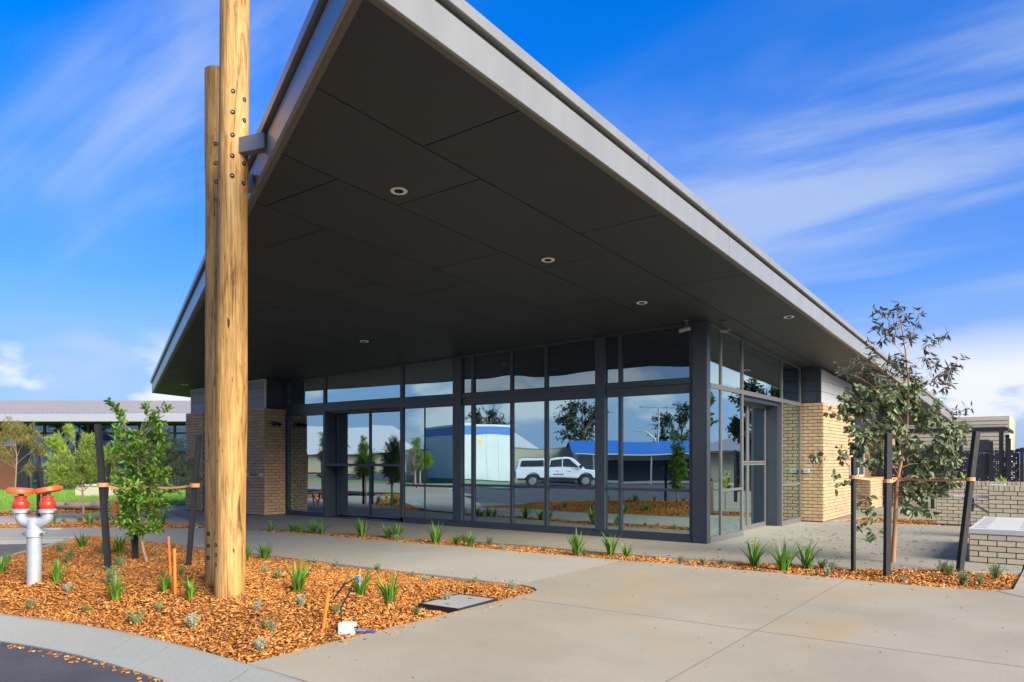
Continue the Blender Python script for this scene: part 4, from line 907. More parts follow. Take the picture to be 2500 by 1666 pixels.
plant_row([(-8.02, 10.6), (-10.6, 10.55), (-9.9, 10.98), (-4.7, 10.8), (-4.41, 11.0), (-4.18, 11.2), (-3.95, 10.75), (-2.57, 10.85), (-2.65, 11.5), (-1.62, 10.79, 1.1), (-7.7, 10.6, 1.1), (-1.95, 11.75)], 'grey', SB, -.035)
plant_row([(-9.2, 11.0), (-8.6, 11.0), (-7.2, 10.75, .9), (-2.8, 11.55, .9), (-1.3, 12.0, 1.3), (-0.98, 11.1, 1.0), (-1.2, 11.75, 1.2), (-0.67, 11.9, 1.2), (-6.35, 10.7, .8), (-0.8, 11.25, .9)], 'shrub', SB, -.035)
plant_row([(-20.42, 8.25, 1.2), (-19.19, 8.6, 1.2), (-19.0, 8.9, 1.1), (-18.0, 9.5, 1.3), (-22.3, 5.6, 1.0), (-17.7, 9.6, 1.4)], 'strappy', B2, -.05)
plant_row([(-21.7, 6.6), (-20.5, 8.55), (-19.9, 9.1), (-20.2, 8.8), (-18.9, 9.3), (-19.3, 9.4)], 'shrub', B2, -.035)

# ---- trees with trunk, branches and leaves
def leaf(mb, p, d, up, ln, wd, round_=False):
    """one folded leaf: six points"""
    d = d.normalized(); s = d.cross(up)
    if s.length < 1e-3: s = d.orthogonal()
    s.normalize(); nrm = s.cross(d)*wd*.25
    o = len(mb.v)
    if round_: mb.v += [tuple(p), tuple(p+d*ln*.30+s*wd*.5+nrm), tuple(p+d*ln*.62+s*wd*.42+nrm), tuple(p+d*ln), tuple(p+d*ln*.62-s*wd*.42+nrm), tuple(p+d*ln*.30-s*wd*.5+nrm), tuple(p+d*ln*.5)]
    else: mb.v += [tuple(p), tuple(p+d*ln*.25+s*wd*.42+nrm), tuple(p+d*ln*.55+s*wd*.5+nrm), tuple(p+d*ln), tuple(p+d*ln*.55-s*wd*.5+nrm), tuple(p+d*ln*.25-s*wd*.42+nrm), tuple(p+d*ln*.5)]
    mb.f += [(o, o+1, o+2, o+6), (o+6, o+2, o+3), (o, o+6, o+4, o+5), (o+6, o+3, o+4)]
def wiggle(a, b, n, amp, r):
    a = Vector(a); b = Vector(b); return [a.lerp(b, i/n)+(Vector((r.uniform(-1, 1), r.uniform(-1, 1), r.uniform(-.4, .4)))*amp*(0 if i in (0, n) else 1)) for i in range(n+1)]
def tree(name, label, loc, trunk, r0, clumps, bark, cat='tree', seed=1, group=None, dens=1.0, wide=1.0, tw_r=1.0):
    """trunk = list of (right, depth, z) points; clumps = (right, depth, z, radius, leaf fn, count, attach z, material)"""
    r = random.Random(seed); t = thing(name, label, cat, loc)
    def W(a, b, z): return RGT*a+FWD*b+Vector((0, 0, z))
    tp = [W(*p) for p in trunk]; wood = MB(); n = len(tp)
    wood.tube(tp, [r0*(1-.78*i/(n-1)) for i in range(n)], 10)
    def on_trunk(z):
        for a, b in zip(tp, tp[1:]):
            if a.z <= z <= b.z: return a.lerp(b, (z-a.z)/(b.z-a.z+1e-9))
        return tp[-1]
    fol = {}
    for (ca, cb_, cz, rad, fn, cnt, az, m) in clumps:
        cnt = int(cnt*dens); ca *= wide; rad *= (1+wide)/2
        c = W(ca, cb_, cz); a = on_trunk(az); bp = wiggle(a, c, 4, .05*(c-a).length, r); wood.tube(bp, [r0*q*tw_r for q in (.32, .26, .2, .14, .08)], 5, False)
        ntw = max(3, cnt//14); mb = fol.setdefault(m, MB())
        for k in range(ntw):
            u = Vector((r.gauss(0, 1), r.gauss(0, 1), r.gauss(0, .9))).normalized()*rad*r.uniform(.45, 1.0)
            s = bp[r.choice((2, 3, 4))]; e = c+u; tw = wiggle(s, e, 3, .04, r); wood.tube(tw, [r0*.09, r0*.075, r0*.055, r0*.03], 3, False)
            for q in range(max(1, cnt//ntw)):
                f = r.uniform(.25, 1.0); i = min(2, int(f*3)); p = tw[i].lerp(tw[i+1], f*3-i); fn(mb, p, (e-s).normalized(), r)
    wood.build('trunk', bark, t, smooth=True)
    for m, mb in fol.items(): mb.build('foliage', m, t, smooth=False)
    return t
def lf_glossy(mb, p, d, r):
    v = (d*.6+Vector((r.gauss(0, .7), r.gauss(0, .7), r.gauss(.25, .6)))).normalized(); leaf(mb, p+v*.01, v, Vector((r.gauss(0, .4), r.gauss(0, .4), 1)), r.uniform(.06, .115), r.uniform(.03, .05))
def lf_round(mb, p, d, r):
    v = Vector((r.gauss(0, .6), r.gauss(0, .6), r.gauss(-.55, .55))).normalized(); leaf(mb, p+v*.02, v, Vector((r.gauss(0, 1), r.gauss(0, 1), r.gauss(0, 1))), r.uniform(.08, .135), r.uniform(.05, .085), True)
def lf_slim(mb, p, d, r):
    v = Vector((r.gauss(.1, .7), r.gauss(0, .6), r.gauss(-.45, .6))).normalized(); leaf(mb, p+v*.015, v, Vector((r.gauss(0, 1), r.gauss(0, 1), r.gauss(0, 1))), r.uniform(.08, .15), r.uniform(.018, .035))
def needle(ln, wd, droop, sp=.6):
    def f(mb, p, d, r):
        for _ in range(3):
            v = (d*.7+Vector((r.gauss(0, sp), r.gauss(0, sp), r.gauss(-droop, sp)))).normalized(); s = v.orthogonal().normalized()*wd; e = p+v*ln*r.uniform(.6, 1.2)
            o = len(mb.v); mb.v += [tuple(p-s), tuple(p+s), tuple(e+Vector((0, 0, -droop*ln*.3)))]; mb.f.append((o, o+1, o+2))
    return f
G = lf_glossy
tree('young_leafy_tree', 'bushy young tree with glossy dark green leaves in the front bed', (-9.60, 5.005, .17),
     [(0.03, 0, 0), (-.04, 0, .25), (-.10, 0, .55), (-.12, 0, 1.0), (-.13, .02, 1.5), (-.14, 0, 1.9)], .028,
     [(-.12, 0, .62, .22, G, 110, .4, 'leafA'), (.02, .05, .62, .20, G, 80, .4, 'leafA'), (-.28, -.05, .85, .24, G, 130, .55, 'leafA'), (.08, .05, .95, .26, G, 150, .6, 'leafA'), (-.10, -.15, 1.1, .28, G, 170, .8, 'leafA'),
      (-.30, .1, 1.25, .24, G, 130, .9, 'leafA'), (.14, 0, 1.35, .26, G, 150, 1.0, 'leafA'), (-.12, .1, 1.5, .28, G, 170, 1.1, 'leafA'), (-.26, -.05, 1.75, .22, G, 120, 1.4, 'leafA'), (.10, -.05, 1.75, .22, G, 130, 1.4, 'leafA'),
      (-.08, 0, 1.95, .2, G, 100, 1.6, 'leafA'), (.16, .05, 2.0, .16, G, 70, 1.7, 'leafA'), (-.30, 0, 2.02, .14, G, 50, 1.7, 'leafA'), (.13, 0, 2.25, .12, G, 40, 1.85, 'leafA'), (-.32, 0, 2.30, .10, G, 26, 1.85, 'leafA'), (-.38, 0, 2.48, .09, G, 24, 1.9, 'leafA'), (.02, 0, 2.42, .07, G, 14, 1.9, 'leafA'), (.22, 0, 2.42, .08, G, 16, 1.9, 'leafA')], 'bark', seed=5, dens=1.9, wide=1.35).scale = (.87, .87, .87)
E_, S_ = lf_round, lf_slim
tree('young_eucalypt', 'slender young eucalypt with orange trunk and drooping grey green leaves on the right', (-2.05, 12.70, -.05),
     [(0, 0, 0), (.03, 0, .5), (.05, 0, .95), (.07, 0, 1.3), (.16, 0, 1.75), (.24, .02, 2.2), (.26, .02, 2.8), (.20, 0, 3.3), (.12, 0, 3.8)], .036,
     [(-.55, 0, 2.55, .32, E_, 120, 1.9, 'leafE'), (-.20, -.1, 2.75, .34, E_, 140, 2.1, 'leafE'), (.25, .1, 2.65, .34, E_, 130, 2.1, 'leafE'), (-.50, 0, 2.15, .28, E_, 80, 1.7, 'leafE'), (-.70, .1, 1.85, .2, E_, 30, 1.5, 'leafE'),
      (.55, 0, 2.35, .30, E_, 100, 1.9, 'leafE'), (.75, -.1, 2.0, .30, E_, 95, 1.6, 'leafE'), (.85, 0, 1.7, .24, E_, 65, 1.5, 'leafE'), (.55, .05, 1.55, .28, E_, 95, 1.3, 'leafE'), (.62, 0, 1.2, .26, E_, 85, 1.2, 'leafE'), (.35, 0, 1.05, .2, E_, 45, 1.1, 'leafE'),
      (-.1, 0, 2.15, .3, E_, 80, 1.8, 'leafE'), (-.85, 0, 1.35, .22, E_, 15, 1.3, 'leafE'), (-.55, -.1, 1.0, .16, E_, 9, 1.1, 'leafE'), (-.35, 0, .72, .2, E_, 18, 1.0, 'leafE'), (-1.1, 0, 1.75, .18, E_, 13, 1.5, 'leafE'), (-.25, 0, .45, .16, E_, 10, .9, 'leafE'), (.25, -.1, 1.35, .25, E_, 55, 1.2, 'leafE'), (-.1, -.1, 1.75, .25, E_, 55, 1.4, 'leafE'), (.2, -.12, .8, .2, E_, 24, 1.0, 'leafE'), (.75, 0, 1.35, .26, E_, 70, 1.3, 'leafE'), (.45, -.05, .85, .22, E_, 30, 1.1, 'leafE'), (.95, 0, 2.1, .22, E_, 45, 1.7, 'leafE'), (-.75, 0, 2.35, .2, E_, 26, 1.9, 'leafE'), (0, 0, 2.45, .3, E_, 90, 2.0, 'leafE'), (-.45, 0, 1.75, .25, E_, 45, 1.5, 'leafE'), (.3, 0, 1.9, .3, E_, 70, 1.6, 'leafE'),
      (-.30, 0, 3.1, .32, S_, 62, 2.6, 'leafEt'), (.15, 0, 3.2, .34, S_, 72, 2.7, 'leafEt'), (.55, 0, 3.05, .34, S_, 66, 2.5, 'leafEt'), (.85, 0, 2.85, .28, S_, 44, 2.3, 'leafEt'), (1.15, 0, 3.25, .22, S_, 16, 2.6, 'leafEt'), (-.55, 0, 3.35, .3, S_, 30, 2.8, 'leafEt'),
      (-.1, 0, 3.6, .32, S_, 48, 3.2, 'leafEt'), (.35, 0, 3.75, .34, S_, 44, 3.3, 'leafEt'), (.7, 0, 3.55, .3, S_, 30, 3.0, 'leafEt'), (-.28, 0, 4.0, .26, S_, 20, 3.5, 'leafEt'), (.10, 0, 4.1, .24, S_, 16, 3.6, 'leafEt'), (-.75, 0, 3.0, .26, S_, 24, 2.5, 'leafEt'), (1.0, 0, 2.45, .2, S_, 16, 2.1, 'leafEt')], 'eucbark', seed=11, dens=1.75, wide=1.08, tw_r=.5)
nA, nB, nC = needle(.18, .006, .8), needle(.11, .006, -.1), needle(.13, .006, -.2)
tree('weeping_wattle', 'small weeping olive tree left of the standpipe beyond the path', (-22.6, 8.2, -.05), [(0, 0, 0), (.02, 0, .9), (.06, 0, 1.7), (.0, 0, 2.3)], .03,
     [(-.55, 0, 2.25, .35, nA, 150, 1.6, 'needleA'), (-.1, 0, 2.55, .32, nA, 150, 1.8, 'needleA'), (.35, 0, 2.4, .35, nA, 140, 1.7, 'needleA'), (-.75, 0, 1.8, .3, nA, 110, 1.4, 'needleA'), (.6, .1, 2.0, .28, nA, 90, 1.5, 'needleA'), (-.3, .1, 1.9, .3, nA, 110, 1.4, 'needleA'), (.35, 0, 1.5, .22, nA, 40, 1.2, 'needleA')], 'bark', seed=21, dens=2.2, tw_r=.7)
tree('lime_wattle', 'feathery lime green young tree right of the standpipe beyond the path', (-20.4, 9.0, -.05), [(0, 0, 0), (-.03, 0, .5), (-.05, 0, 1.0), (-.12, 0, 1.6)], .035,
     [(-.5, 0, 1.6, .42, nB, 230, .9, 'needleB'), (.15, 0, 1.7, .45, nB, 250, 1.0, 'needleB'), (-.2, .1, 1.25, .42, nB, 230, .8, 'needleB'), (.45, 0, 1.3, .38, nB, 200, .8, 'needleB'), (-.65, 0, 2.1, .25, nB, 110, 1.3, 'needleB'), (.1, 0, 2.15, .22, nB, 90, 1.4, 'needleB'), (-.6, 0, 1.2, .32, nB, 130, .8, 'needleB'), (.55, 0, 1.75, .3, nB, 120, 1.0, 'needleB'), (-.35, 0, 2.45, .12, nB, 40, 1.5, 'needleB')], 'bark', seed=22, dens=6.5, wide=1.2)
tree('silver_wattle', 'silvery green bushy young tree behind the glossy leaved tree', (-18.2, 9.75, -.05), [(0, 0, 0), (-.03, 0, .6), (.0, 0, 1.1), (.05, 0, 1.7)], .035,
     [(-.3, 0, 1.8, .42, nC, 220, 1.0, 'needleC'), (.3, 0, 1.85, .45, nC, 240, 1.1, 'needleC'), (.65, 0, 1.5, .4, nC, 210, .9, 'needleC'), (0, .1, 1.4, .42, nC, 220, .8, 'needleC'), (.85, 0, 1.15, .3, nC, 130, .7, 'needleC'), (-.45, 0, 1.3, .35, nC, 150, .8, 'needleC'), (.1, 0, 2.2, .3, nC, 130, 1.4, 'needleC'), (.4, 0, 1.0, .3, nC, 110, .7, 'needleC')], 'bark', seed=23, dens=5.0, wide=1.15)

# ---- stakes and ties
def stake(label, base, lean, h, wd=.034, group=None, z0=0.0):
    t = thing('tree_stake', label, 'stake', (base[0], base[1], z0-.15), 0, group)
    m = Matrix.Rotation(math.atan2(RGT.y, RGT.x)+random.uniform(-.2, .5), 3, 'Z'); top = RGT*lean[0]+FWD*lean[1]+Vector((0, 0, h+.15))
    mb = MB(); P = []
    for q in (Vector((0, 0, 0)), top):
        for sx, sy in ((-1, -1), (1, -1), (1, 1), (-1, 1)): P.append(q+m @ Vector((sx*wd, sy*wd, 0)))
    mb.add(P, [(0, 3, 2, 1), (4, 5, 6, 7), (0, 1, 5, 4), (1, 2, 6, 5), (2, 3, 7, 6), (3, 0, 4, 7)]).build('post', 'stake', t, bevel=.004)
    t['top'] = (base[0]+top.x, base[1]+top.y, h); t['z0'] = z0; return t
def along(s, base, f):
    tp = s['top']; return Vector((base[0]+(tp[0]-base[0])*f, base[1]+(tp[1]-base[1])*f, tp[2]*f+s['z0']))
def tie(label, a, b, group=None, w_=.028):
    t = thing('tree_tie', label, 'tie', (0, 0, 0), 0, group); a = Vector(a); b = Vector(b)
    pts = [a.lerp(b, i/8)+Vector((0, 0, -.03*math.sin(math.pi*i/8))) for i in range(9)]; mb = MB()
    for p in pts: mb.v += [tuple(p+Vector((0, 0, w_*.5))), tuple(p+Vector((0, 0, -w_*.5)))]
    d = (b-a).cross(Vector((0, 0, 1))).normalized()*.003
    n = len(mb.v); mb.v += [tuple(Vector(v)+d) for v in mb.v[:n]]
    for i in range(8): mb.f += [(2*i, 2*i+1, 2*i+3, 2*i+2), (n+2*i, n+2*i+2, n+2*i+3, n+2*i+1), (2*i, 2*i+2, n+2*i+2, n+2*i), (2*i+1, n+2*i+1, n+2*i+3, 2*i+3)]
    mb.build('strap', 'strap', t)
    d = (b-a).normalized(); MB().lathe([(.060, -w_*.9), (.062, -w_*.8), (.062, w_*.8), (.060, w_*.9)], 12, Matrix.Translation(a)).build('loop', 'strap', t)
    return t
bl, bc, br_ = (-9.33, 4.41), (-9.99, 5.07), (-8.96, 5.20)
s1 = stake('black stake left of the glossy leaved tree, leaning left', bl, (-.17, .05), 1.82, .032, z0=.2); s2 = stake('black stake right of the glossy leaved tree, leaning right', br_, (.14, .03), 1.70, .029, z0=.2); s3 = stake('short upright black stake behind the glossy leaved tree trunk', bc, (-.05, 0), 1.3, .030, z0=.2)
TL = Vector((-9.60, 5.005, .2))-RGT*.10
tie('orange brown strap from the left stake to the glossy leaved tree', along(s1, bl, .59), TL+Vector((0, 0, 1.02)))
tie('orange brown strap from the right stake to the glossy leaved tree', along(s2, br_, .62), TL+Vector((0, 0, 1.04)))
b1, b2, b3 = (-2.385, 11.60), (-1.90, 11.33), (-1.13, 12.16)
e1 = stake('shortest black stake on the left of the eucalypt', b1, (0, 0), 1.62, .026); e2 = stake('thick upright black stake in front of the eucalypt trunk', b2, (.02, 0), 1.95, .038); e3 = stake('black stake right of the eucalypt, leaning towards the bench', b3, (.27, .02), 1.98, .038)
TE = Vector((-2.05, 12.70, 0))+RGT*.07
tie('orange strap from the left stake to the eucalypt trunk', along(e1, b1, .82), TE+Vector((0, 0, 1.30))); tie('orange strap from the front stake to the eucalypt trunk', along(e2, b2, .66), TE+Vector((0, 0, 1.30))); tie('orange strap from the right leaning stake to the eucalypt trunk', along(e3, b3, .66), TE+Vector((0, 0, 1.30)))
for lb, p, ln, h in [('pale topped stake left of the weeping olive tree', (-23.6, 7.55), (-.5, 0), 1.9), ('black stake right of the weeping olive tree, leaning', (-21.9, 8.75), (-.35, 0), 2.0), ('upright stake behind the weeping olive tree', (-22.9, 8.9), (0, 0), 1.8),
                     ('black stake behind the lime green tree', (-20.15, 9.35), (.02, 0), 1.1), ('black stake right of the lime green tree', (-19.75, 9.2), (.12, 0), 1.5), ('black stake in front of the silvery tree', (-18.35, 9.6), (0, 0), 1.3)]:
    stake(lb, p, ln, h, .036)
# ================================================================== PATIO WALLS ON THE RIGHT
def soldier(wall, acc, p0, p1, z0, hgt, nout, depth=.09):
    p0 = Vector(p0); p1 = Vector(p1); d = p1-p0; Ln = d.length; d /= Ln; nn = Vector(nout); rz = math.atan2(d.y, d.x); u = 0
    while u < Ln-.03:
        a, b = u+.005, min(u+CO, Ln)-.005
        if b-a > .02:
            c = p0+d*((a+b)/2)-nn*(depth/2-.006); acc.append((wall, (c.x, c.y, z0+hgt/2), ((b-a)/2, depth/2, hgt/2-.004), rz, nn.copy()))
        u += CO
bn = thing('brick_bench', 'low cream brick bench with white slotted top on the patio', 'bench', (0, 0, 0)); CB = []
core = B((-1.085, 13.49, -.02), (-.27, 16.48, .435)).build('brick_base', 'cmortar', bn)
brick_face(core, CB, (-1.105, 13.47), (-.25, 13.47), .005, 5, (0, -1)); brick_face(core, CB, (-1.105, 16.5), (-1.105, 13.47), .005, 5, (-1, 0)); brick_face(core, CB, (-.25, 13.47), (-.25, 16.5), .005, 5, (1, 0))
bricks_build(CB, 'cbrick', 300, bn)
top = B((-1.12, 13.455, .438), (-.235, 16.515, .518)).build('seat_slab', concrete('pale_slab', (.42, .41, .38), (.47, .46, .43), (.40, .38, .33)), bn, bevel=.008)
for k in range(9):
    for x in (-1.06, -.47): B((x, 13.75+k*.3, .5165), (x+.16, 13.785+k*.3, .5205)).build('slot', 'hole', top)
gw = thing('garden_wall', 'cream brick garden wall with soldier course coping behind the bench', 'wall', (0, 0, 0)); CB = []
pr = B((-1.10, 17.76, -.02), (1.98, 18.1, 1.05)).build('pier', 'cmortar', gw)
brick_face(pr, CB, (-1.12, 17.74), (2.0, 17.74), .005, 11, (0, -1)); soldier(pr, CB, (-1.12, 17.74), (2.0, 17.74), .951, .115, (0, -1)); brick_face(pr, CB, (-1.12, 18.1), (-1.12, 17.74), .005, 11, (-1, 0)); soldier(pr, CB, (-1.12, 18.1), (-1.12, 17.74), .951, .115, (-1, 0))
ws = B((-2.40, 21.02, -.02), (1.98, 21.35, 1.03)).build('wall_length', 'cmortar', gw)
brick_face(ws, CB, (-2.42, 21.0), (2.0, 21.0), .005, 11, (0, -1)); soldier(ws, CB, (-2.42, 21.0), (2.0, 21.0), .951, .115, (0, -1)); brick_face(ws, CB, (-2.42, 21.36), (-2.42, 21.0), .005, 11, (-1, 0))
bricks_build(CB, 'cbrick', 300, gw)
B((-1.11, 17.76, 1.066), (-.85, 18.1, 1.085)).build('coping_cap', 'white', gw)
df = thing('drinking_fountain', 'wall mounted white drinking trough with tap beside the garden wall', 'drinking fountain', (-1.127, 18.02, 0))
B((-.62, -.2, .80), (0, .06, .845)).build('basin', 'white', df, bevel=.01); MB().tube([(-.46, -.1, .80), (0, -.1, .50)], .025, 8).build('brace', 'steel', df)
MB().tube([(-.28, -.1, .66), (-.28, -.16, .62), (-.28, -.16, .52)], .02, 8).build('tap', 'black', df); B((-.30, -.12, .58), (-.26, -.08, .80)).build('stem', 'black', df)

# black perforated screens, posts and pergola
sc = thing('screen_fence', 'black perforated metal screen fence between square posts on the right', 'fence', (0, 0, 0))
def perforated(x0, x1, y, z0, z1, cell, hole, prob, seed):
    r = random.Random(seed); mb = MB(); nx = int((x1-x0)/cell); nz = int((z1-z0)/cell)
    for i in range(nx):
        for j in range(nz):
            a, b = x0+i*cell, z0+j*cell; hx = cell*.5*hole*r.uniform(.5, 1.25) if r.random() < prob*(1.6 if (j < nz*.18 or j > nz*.92) else .6) else 0
            c = [(a, b), (a+cell, b), (a+cell, b+cell), (a, b+cell)]
            if hx == 0: mb.add([(p, y, q) for p, q in c], [(0, 1, 2, 3)]); continue
            m_ = (a+cell/2, b+cell/2); k = [(m_[0]-hx, m_[1]-hx*.3), (m_[0]+hx*.3, m_[1]-hx), (m_[0]+hx, m_[1]+hx*.3), (m_[0]-hx*.3, m_[1]+hx)]
            mb.add([(p, y, q) for p, q in c+k], [(0, 1, 5, 4), (1, 2, 6, 5), (2, 3, 7, 6), (3, 0, 4, 7)])
    return mb
for i, (a, b, pb) in enumerate([(-5.1, -4.1, .95), (-4.02, -3.3, .25), (-3.24, -2.52, .3), (-2.44, -1.72, .45), (-1.62, -1.26, .55), (-1.16, -.9, .5)]):
    perforated(a, b, 27.5, .05 if i == 0 else .4, 1.93, .055, .62, pb, i).build('perforated_panel', mat('screen_black', (.016, .02, .028), .45) if i == 0 else bpy.data.materials['screen_black'], sc)
for x, h in ((-4.06, 1.95), (-3.27, 2.0), (-2.48, 2.12), (-1.67, 2.16), (-1.21, 2.24), (-.88, 1.95)): B((x-.05, 27.45, -.02), (x+.05, 27.55, h)).build('post', 'black', sc)
pg = thing('pergola', 'flat roofed black steel pergola behind the screen fence', 'pergola', (0, 0, 0))
B((-6.2, 27.75, 2.60), (-1.30, 31.5, 2.63)).build('roof_sheet', 'cladblue', pg); B((-6.2, 27.70, 2.46), (-1.30, 27.78, 2.599)).build('beam', 'black', pg); B((-1.32, 27.79, 2.50), (-1.25, 31.5, 2.599)).build('beam', 'black', pg)
for x, y in ((-1.42, 27.74), (-4.9, 27.74), (-1.42, 31.3), (-4.9, 31.3)): B((x-.06, y-.039, -.02), (x+.06, y+.035, 2.459)).build('post', 'black', pg)
cbld = thing('clad_building', 'cream horizontally clad building behind the pergola', 'building', (0, 0, 0))
wallc = B((-12, 40.02, -.3), (-1.74, 46, 3.55)).build('wall', 'cream', cbld)
for k in range(21): MB().add([(-11.98, 40.02, -.2+k*.178), (-1.76, 40.02, -.2+k*.178), (-1.76, 39.985, -.19+k*.178), (-11.98, 39.985, -.19+k*.178), (-1.76, 40.012, -.025+k*.178), (-11.98, 40.012, -.025+k*.178)], [(0, 1, 2, 3), (3, 2, 4, 5)]).build('weatherboard', 'cream', wallc)
B((-2.9, 39.9, 2.02), (-2.5, 39.98, 2.5)).build('window', 'navy', cbld); B((-2.9, 39.9, .9), (-2.35, 39.98, 1.8)).build('window', 'navy', cbld); B((-5.6, 39.9, 1.7), (-4.9, 39.98, 2.1)).build('vent_box', 'steel', cbld)
ac = thing('far_house', 'distant house with low grey hip roof at the right edge', 'house', (0, 0, 0))
B((-1, 60, -.3), (14, 70, 2.3)).build('wall', 'cream', ac); MB().add([(-2.2, 59, 2.3), (15, 59, 2.3), (15, 71, 2.3), (-2.2, 71, 2.3), (3.5, 65, 4.2), (10, 65, 4.2)], [(0, 1, 5, 4), (1, 2, 5), (2, 3, 4, 5), (3, 0, 4), (3, 2, 1, 0)]).build('roof', 'purpleroof', ac); B((-2.25, 58.95, 2.1), (15, 59.1, 2.31)).build('gutter', 'black', ac)
pf = thing('play_frame', 'blue and yellow playground frame far off at the right edge', 'playground', (.3, 47.0, -.3))
for x in (-.6, .6): MB().tube([(x, 0, 0), (x, 0, 2.0)], .06, 8).build('post', 'blue', pf)
B((-.55, -.05, .9), (.55, .05, 1.7)).build('panel', 'yellow', pf); MB().tube([(-.6, 0, 2.0), (.6, 0, 2.0)], .05, 8).build('crossbar', 'blue', pf)
nL = needle(.12, .012, -.4)
for i, (x, y, lb) in enumerate([(-1.95, 23.5, 'yellow green shrub poking above the garden wall left of the leaning stake'), (-1.15, 23.0, 'lime green shrub at the foot of the black post by the garden wall'), (-.5, 33.5, 'lime green shrub beyond the screen fence at the right edge')]):
    tree('lime_shrub', lb, (x, y, -.05), [(0, 0, 0), (0, 0, .5), (0, 0, .8)], .02, [(-.1, 0, .8, .22, nL, 90, .5, 'limeleaf'), (.12, 0, .95, .22, nL, 90, .5, 'limeleaf'), (0, .1, 1.1, .16, nL, 50, .6, 'limeleaf')], 'bark', 'shrub', 70+i, 'lime shrubs near the screen fence')

# ================================================================== LEFT BACKGROUND
lb_ = thing('long_building', 'long low building with pale ribbed roof and dark glass across the lawn', 'building', (0, 0, 0), math.atan2(RGT.y, RGT.x))
mb = MB(); x = -36.0; pr_ = []
while x < -9: pr_ += [(x, 0), (x+.19, 0), (x+.205, .035), (x+.245, .035)]; x += .26
for px_, hz_ in pr_: mb.v += [(px_, 36.85, 3.88+hz_), (px_, 46, 5.22+hz_)]
for i in range(len(pr_)-1): mb.f.append((2*i, 2*i+2, 2*i+3, 2*i+1))
rf = mb.build('roof', 'roofmetal', lb_)
mb = MB()
for k in range(90):
    for yy, zz in ((37.9, 4.035), (39.2, 4.225)):
        mb.box((-35.78+k*.26-.012+.0, yy, zz+.03), (-35.78+k*.26+.012, yy+.05, zz+.045))
mb.build('screw_line', 'steel', rf)
B((-36, 36.86, 3.48), (-9, 37.0, 3.86)).build('gutter', mat('gutter_grey', (.27, .28, .30), .5), rf, bevel=.01); B((-36, 36.98, 3.47), (-9, 46.5, 3.50)).build('eave_lining', 'backing', rf)
B((-36, 43, -.2), (-9, 43.2, 3.46)).build('rear_wall', 'interior', lb_)
gz = B((-25.3, 39.1, 2.93), (-9, 39.2, 3.03)).build('glazing', 'frame', lb_); B((-25.3, 39.1, -.05), (-9, 39.2, .1)).build('sill', 'frame', gz)
mx_ = [-25.3, -24.6, -23.65, -22.3, -20.95, -19.6, -18.6, -17.75, -16.6, -15.5, -14.4, -13.0, -11.5, -10.0]
for a, b in zip(mx_, mx_[1:]):
    B((a-.05, 39.08, .1), (a+.05, 39.22, 3.46)).build('mullion', 'frame', gz)
    B((a+.05, 39.14, .1), (b-.05, 39.155, 2.93)).build('glass_pane', 'glassfar', gz); B((a+.05, 39.14, 3.03), (b-.05, 39.155, 3.46)).build('glass_pane', 'glassfar', gz)
B((-36, 39.1, -.05), (-26.1, 39.2, 2.3)).build('brown_door', 'brownpanel', lb_); B((-36, 39.05, 2.3), (-25.4, 39.2, 2.75)).build('light_panel', 'steel', lb_); B((-26.0, 39.0, -.05), (-25.4, 39.3, 3.46)).build('column', 'black', lb_)
sw_ = thing('seat_wall', 'cream concrete seat wall on the lawn edge', 'seat wall', (0, 0, 0), math.atan2(RGT.y, RGT.x))
B((-19.4, 33.0, -.05), (-17.6, 33.5, .42)).build('base', 'cream', sw_, bevel=.02); B((-19.45, 32.95, .42), (-17.55, 33.55, .50)).build('top_slab', 'white', sw_, bevel=.01)
lg = thing('fallen_log', 'weathered grey log lying in the mulch at the lawn edge', 'log', (0, 0, -.03), math.atan2(RGT.y, RGT.x))
r_ = random.Random(4); pts = [(-14.75+i*.2, 23.9+.04*math.sin(i*1.3), .15+.01*math.cos(i*2.0)) for i in range(10)]
MB().tube(pts, [.09]+[.14+r_.uniform(-.02, .02) for _ in range(8)]+[.11], 14).build('log_body', 'log', lg, smooth=True); MB().tube([pts[3], (pts[3][0]-.1, 23.7, .26)], [.05, .03], 8).build('branch_stub', 'log', lg)
rb = thing('red_bench', 'red steel slatted picnic bench near the left brick pillar', 'bench', tuple(FWD*20.5+RGT*-10.35), math.atan2(RGT.y, RGT.x)+.5)
for k in range(5): B((-.75, -.22+k*.095, .43), (.75, -.14+k*.095, .46)).build('slat', 'red', rb)
for s in (-1, 1):
    MB().tube([(s*.55, -.2, 0), (s*.5, -.1, .43)], .025, 8).build('leg', 'red', rb); MB().tube([(s*.55, .2, 0), (s*.5, .1, .43)], .025, 8).build('leg', 'red', rb); MB().tube([(s*.5, -.12, .40), (-s*.1, .0, .12)], .018, 6).build('brace', 'red', rb)
rt = thing('red_table', 'red topped picnic table on black legs beyond the red bench', 'table', tuple(FWD*23.2+RGT*-10.9), math.atan2(RGT.y, RGT.x)+.5)
for k in range(6): B((-.8, -.3+k*.1, .70), (.8, -.215+k*.1, .735)).build('slat', 'red', rt)
for s in (-1, 1): B((s*.7-.04, -.05, 0), (s*.7+.04, .05, .70)).build('leg', 'black', rt)
for i, (a, b) in enumerate([(-12.6, 17.1), (-12.1, 17.05)]):
    p = FWD*b+RGT*(a+1.6); s = MB().lathe([(.25, -.05), (.27, 0), (.25, .015)], 9).build('stepping_stone', 'white'); s.location = (p.x, p.y, -.01); s.scale = (1.0, .55, 1)
    tag(s, ['pale flat stepping stone in the left mulch bed, left one', 'pale flat stepping stone in the left mulch bed, right one'][i], 'stone', 'stepping stones in the left bed')

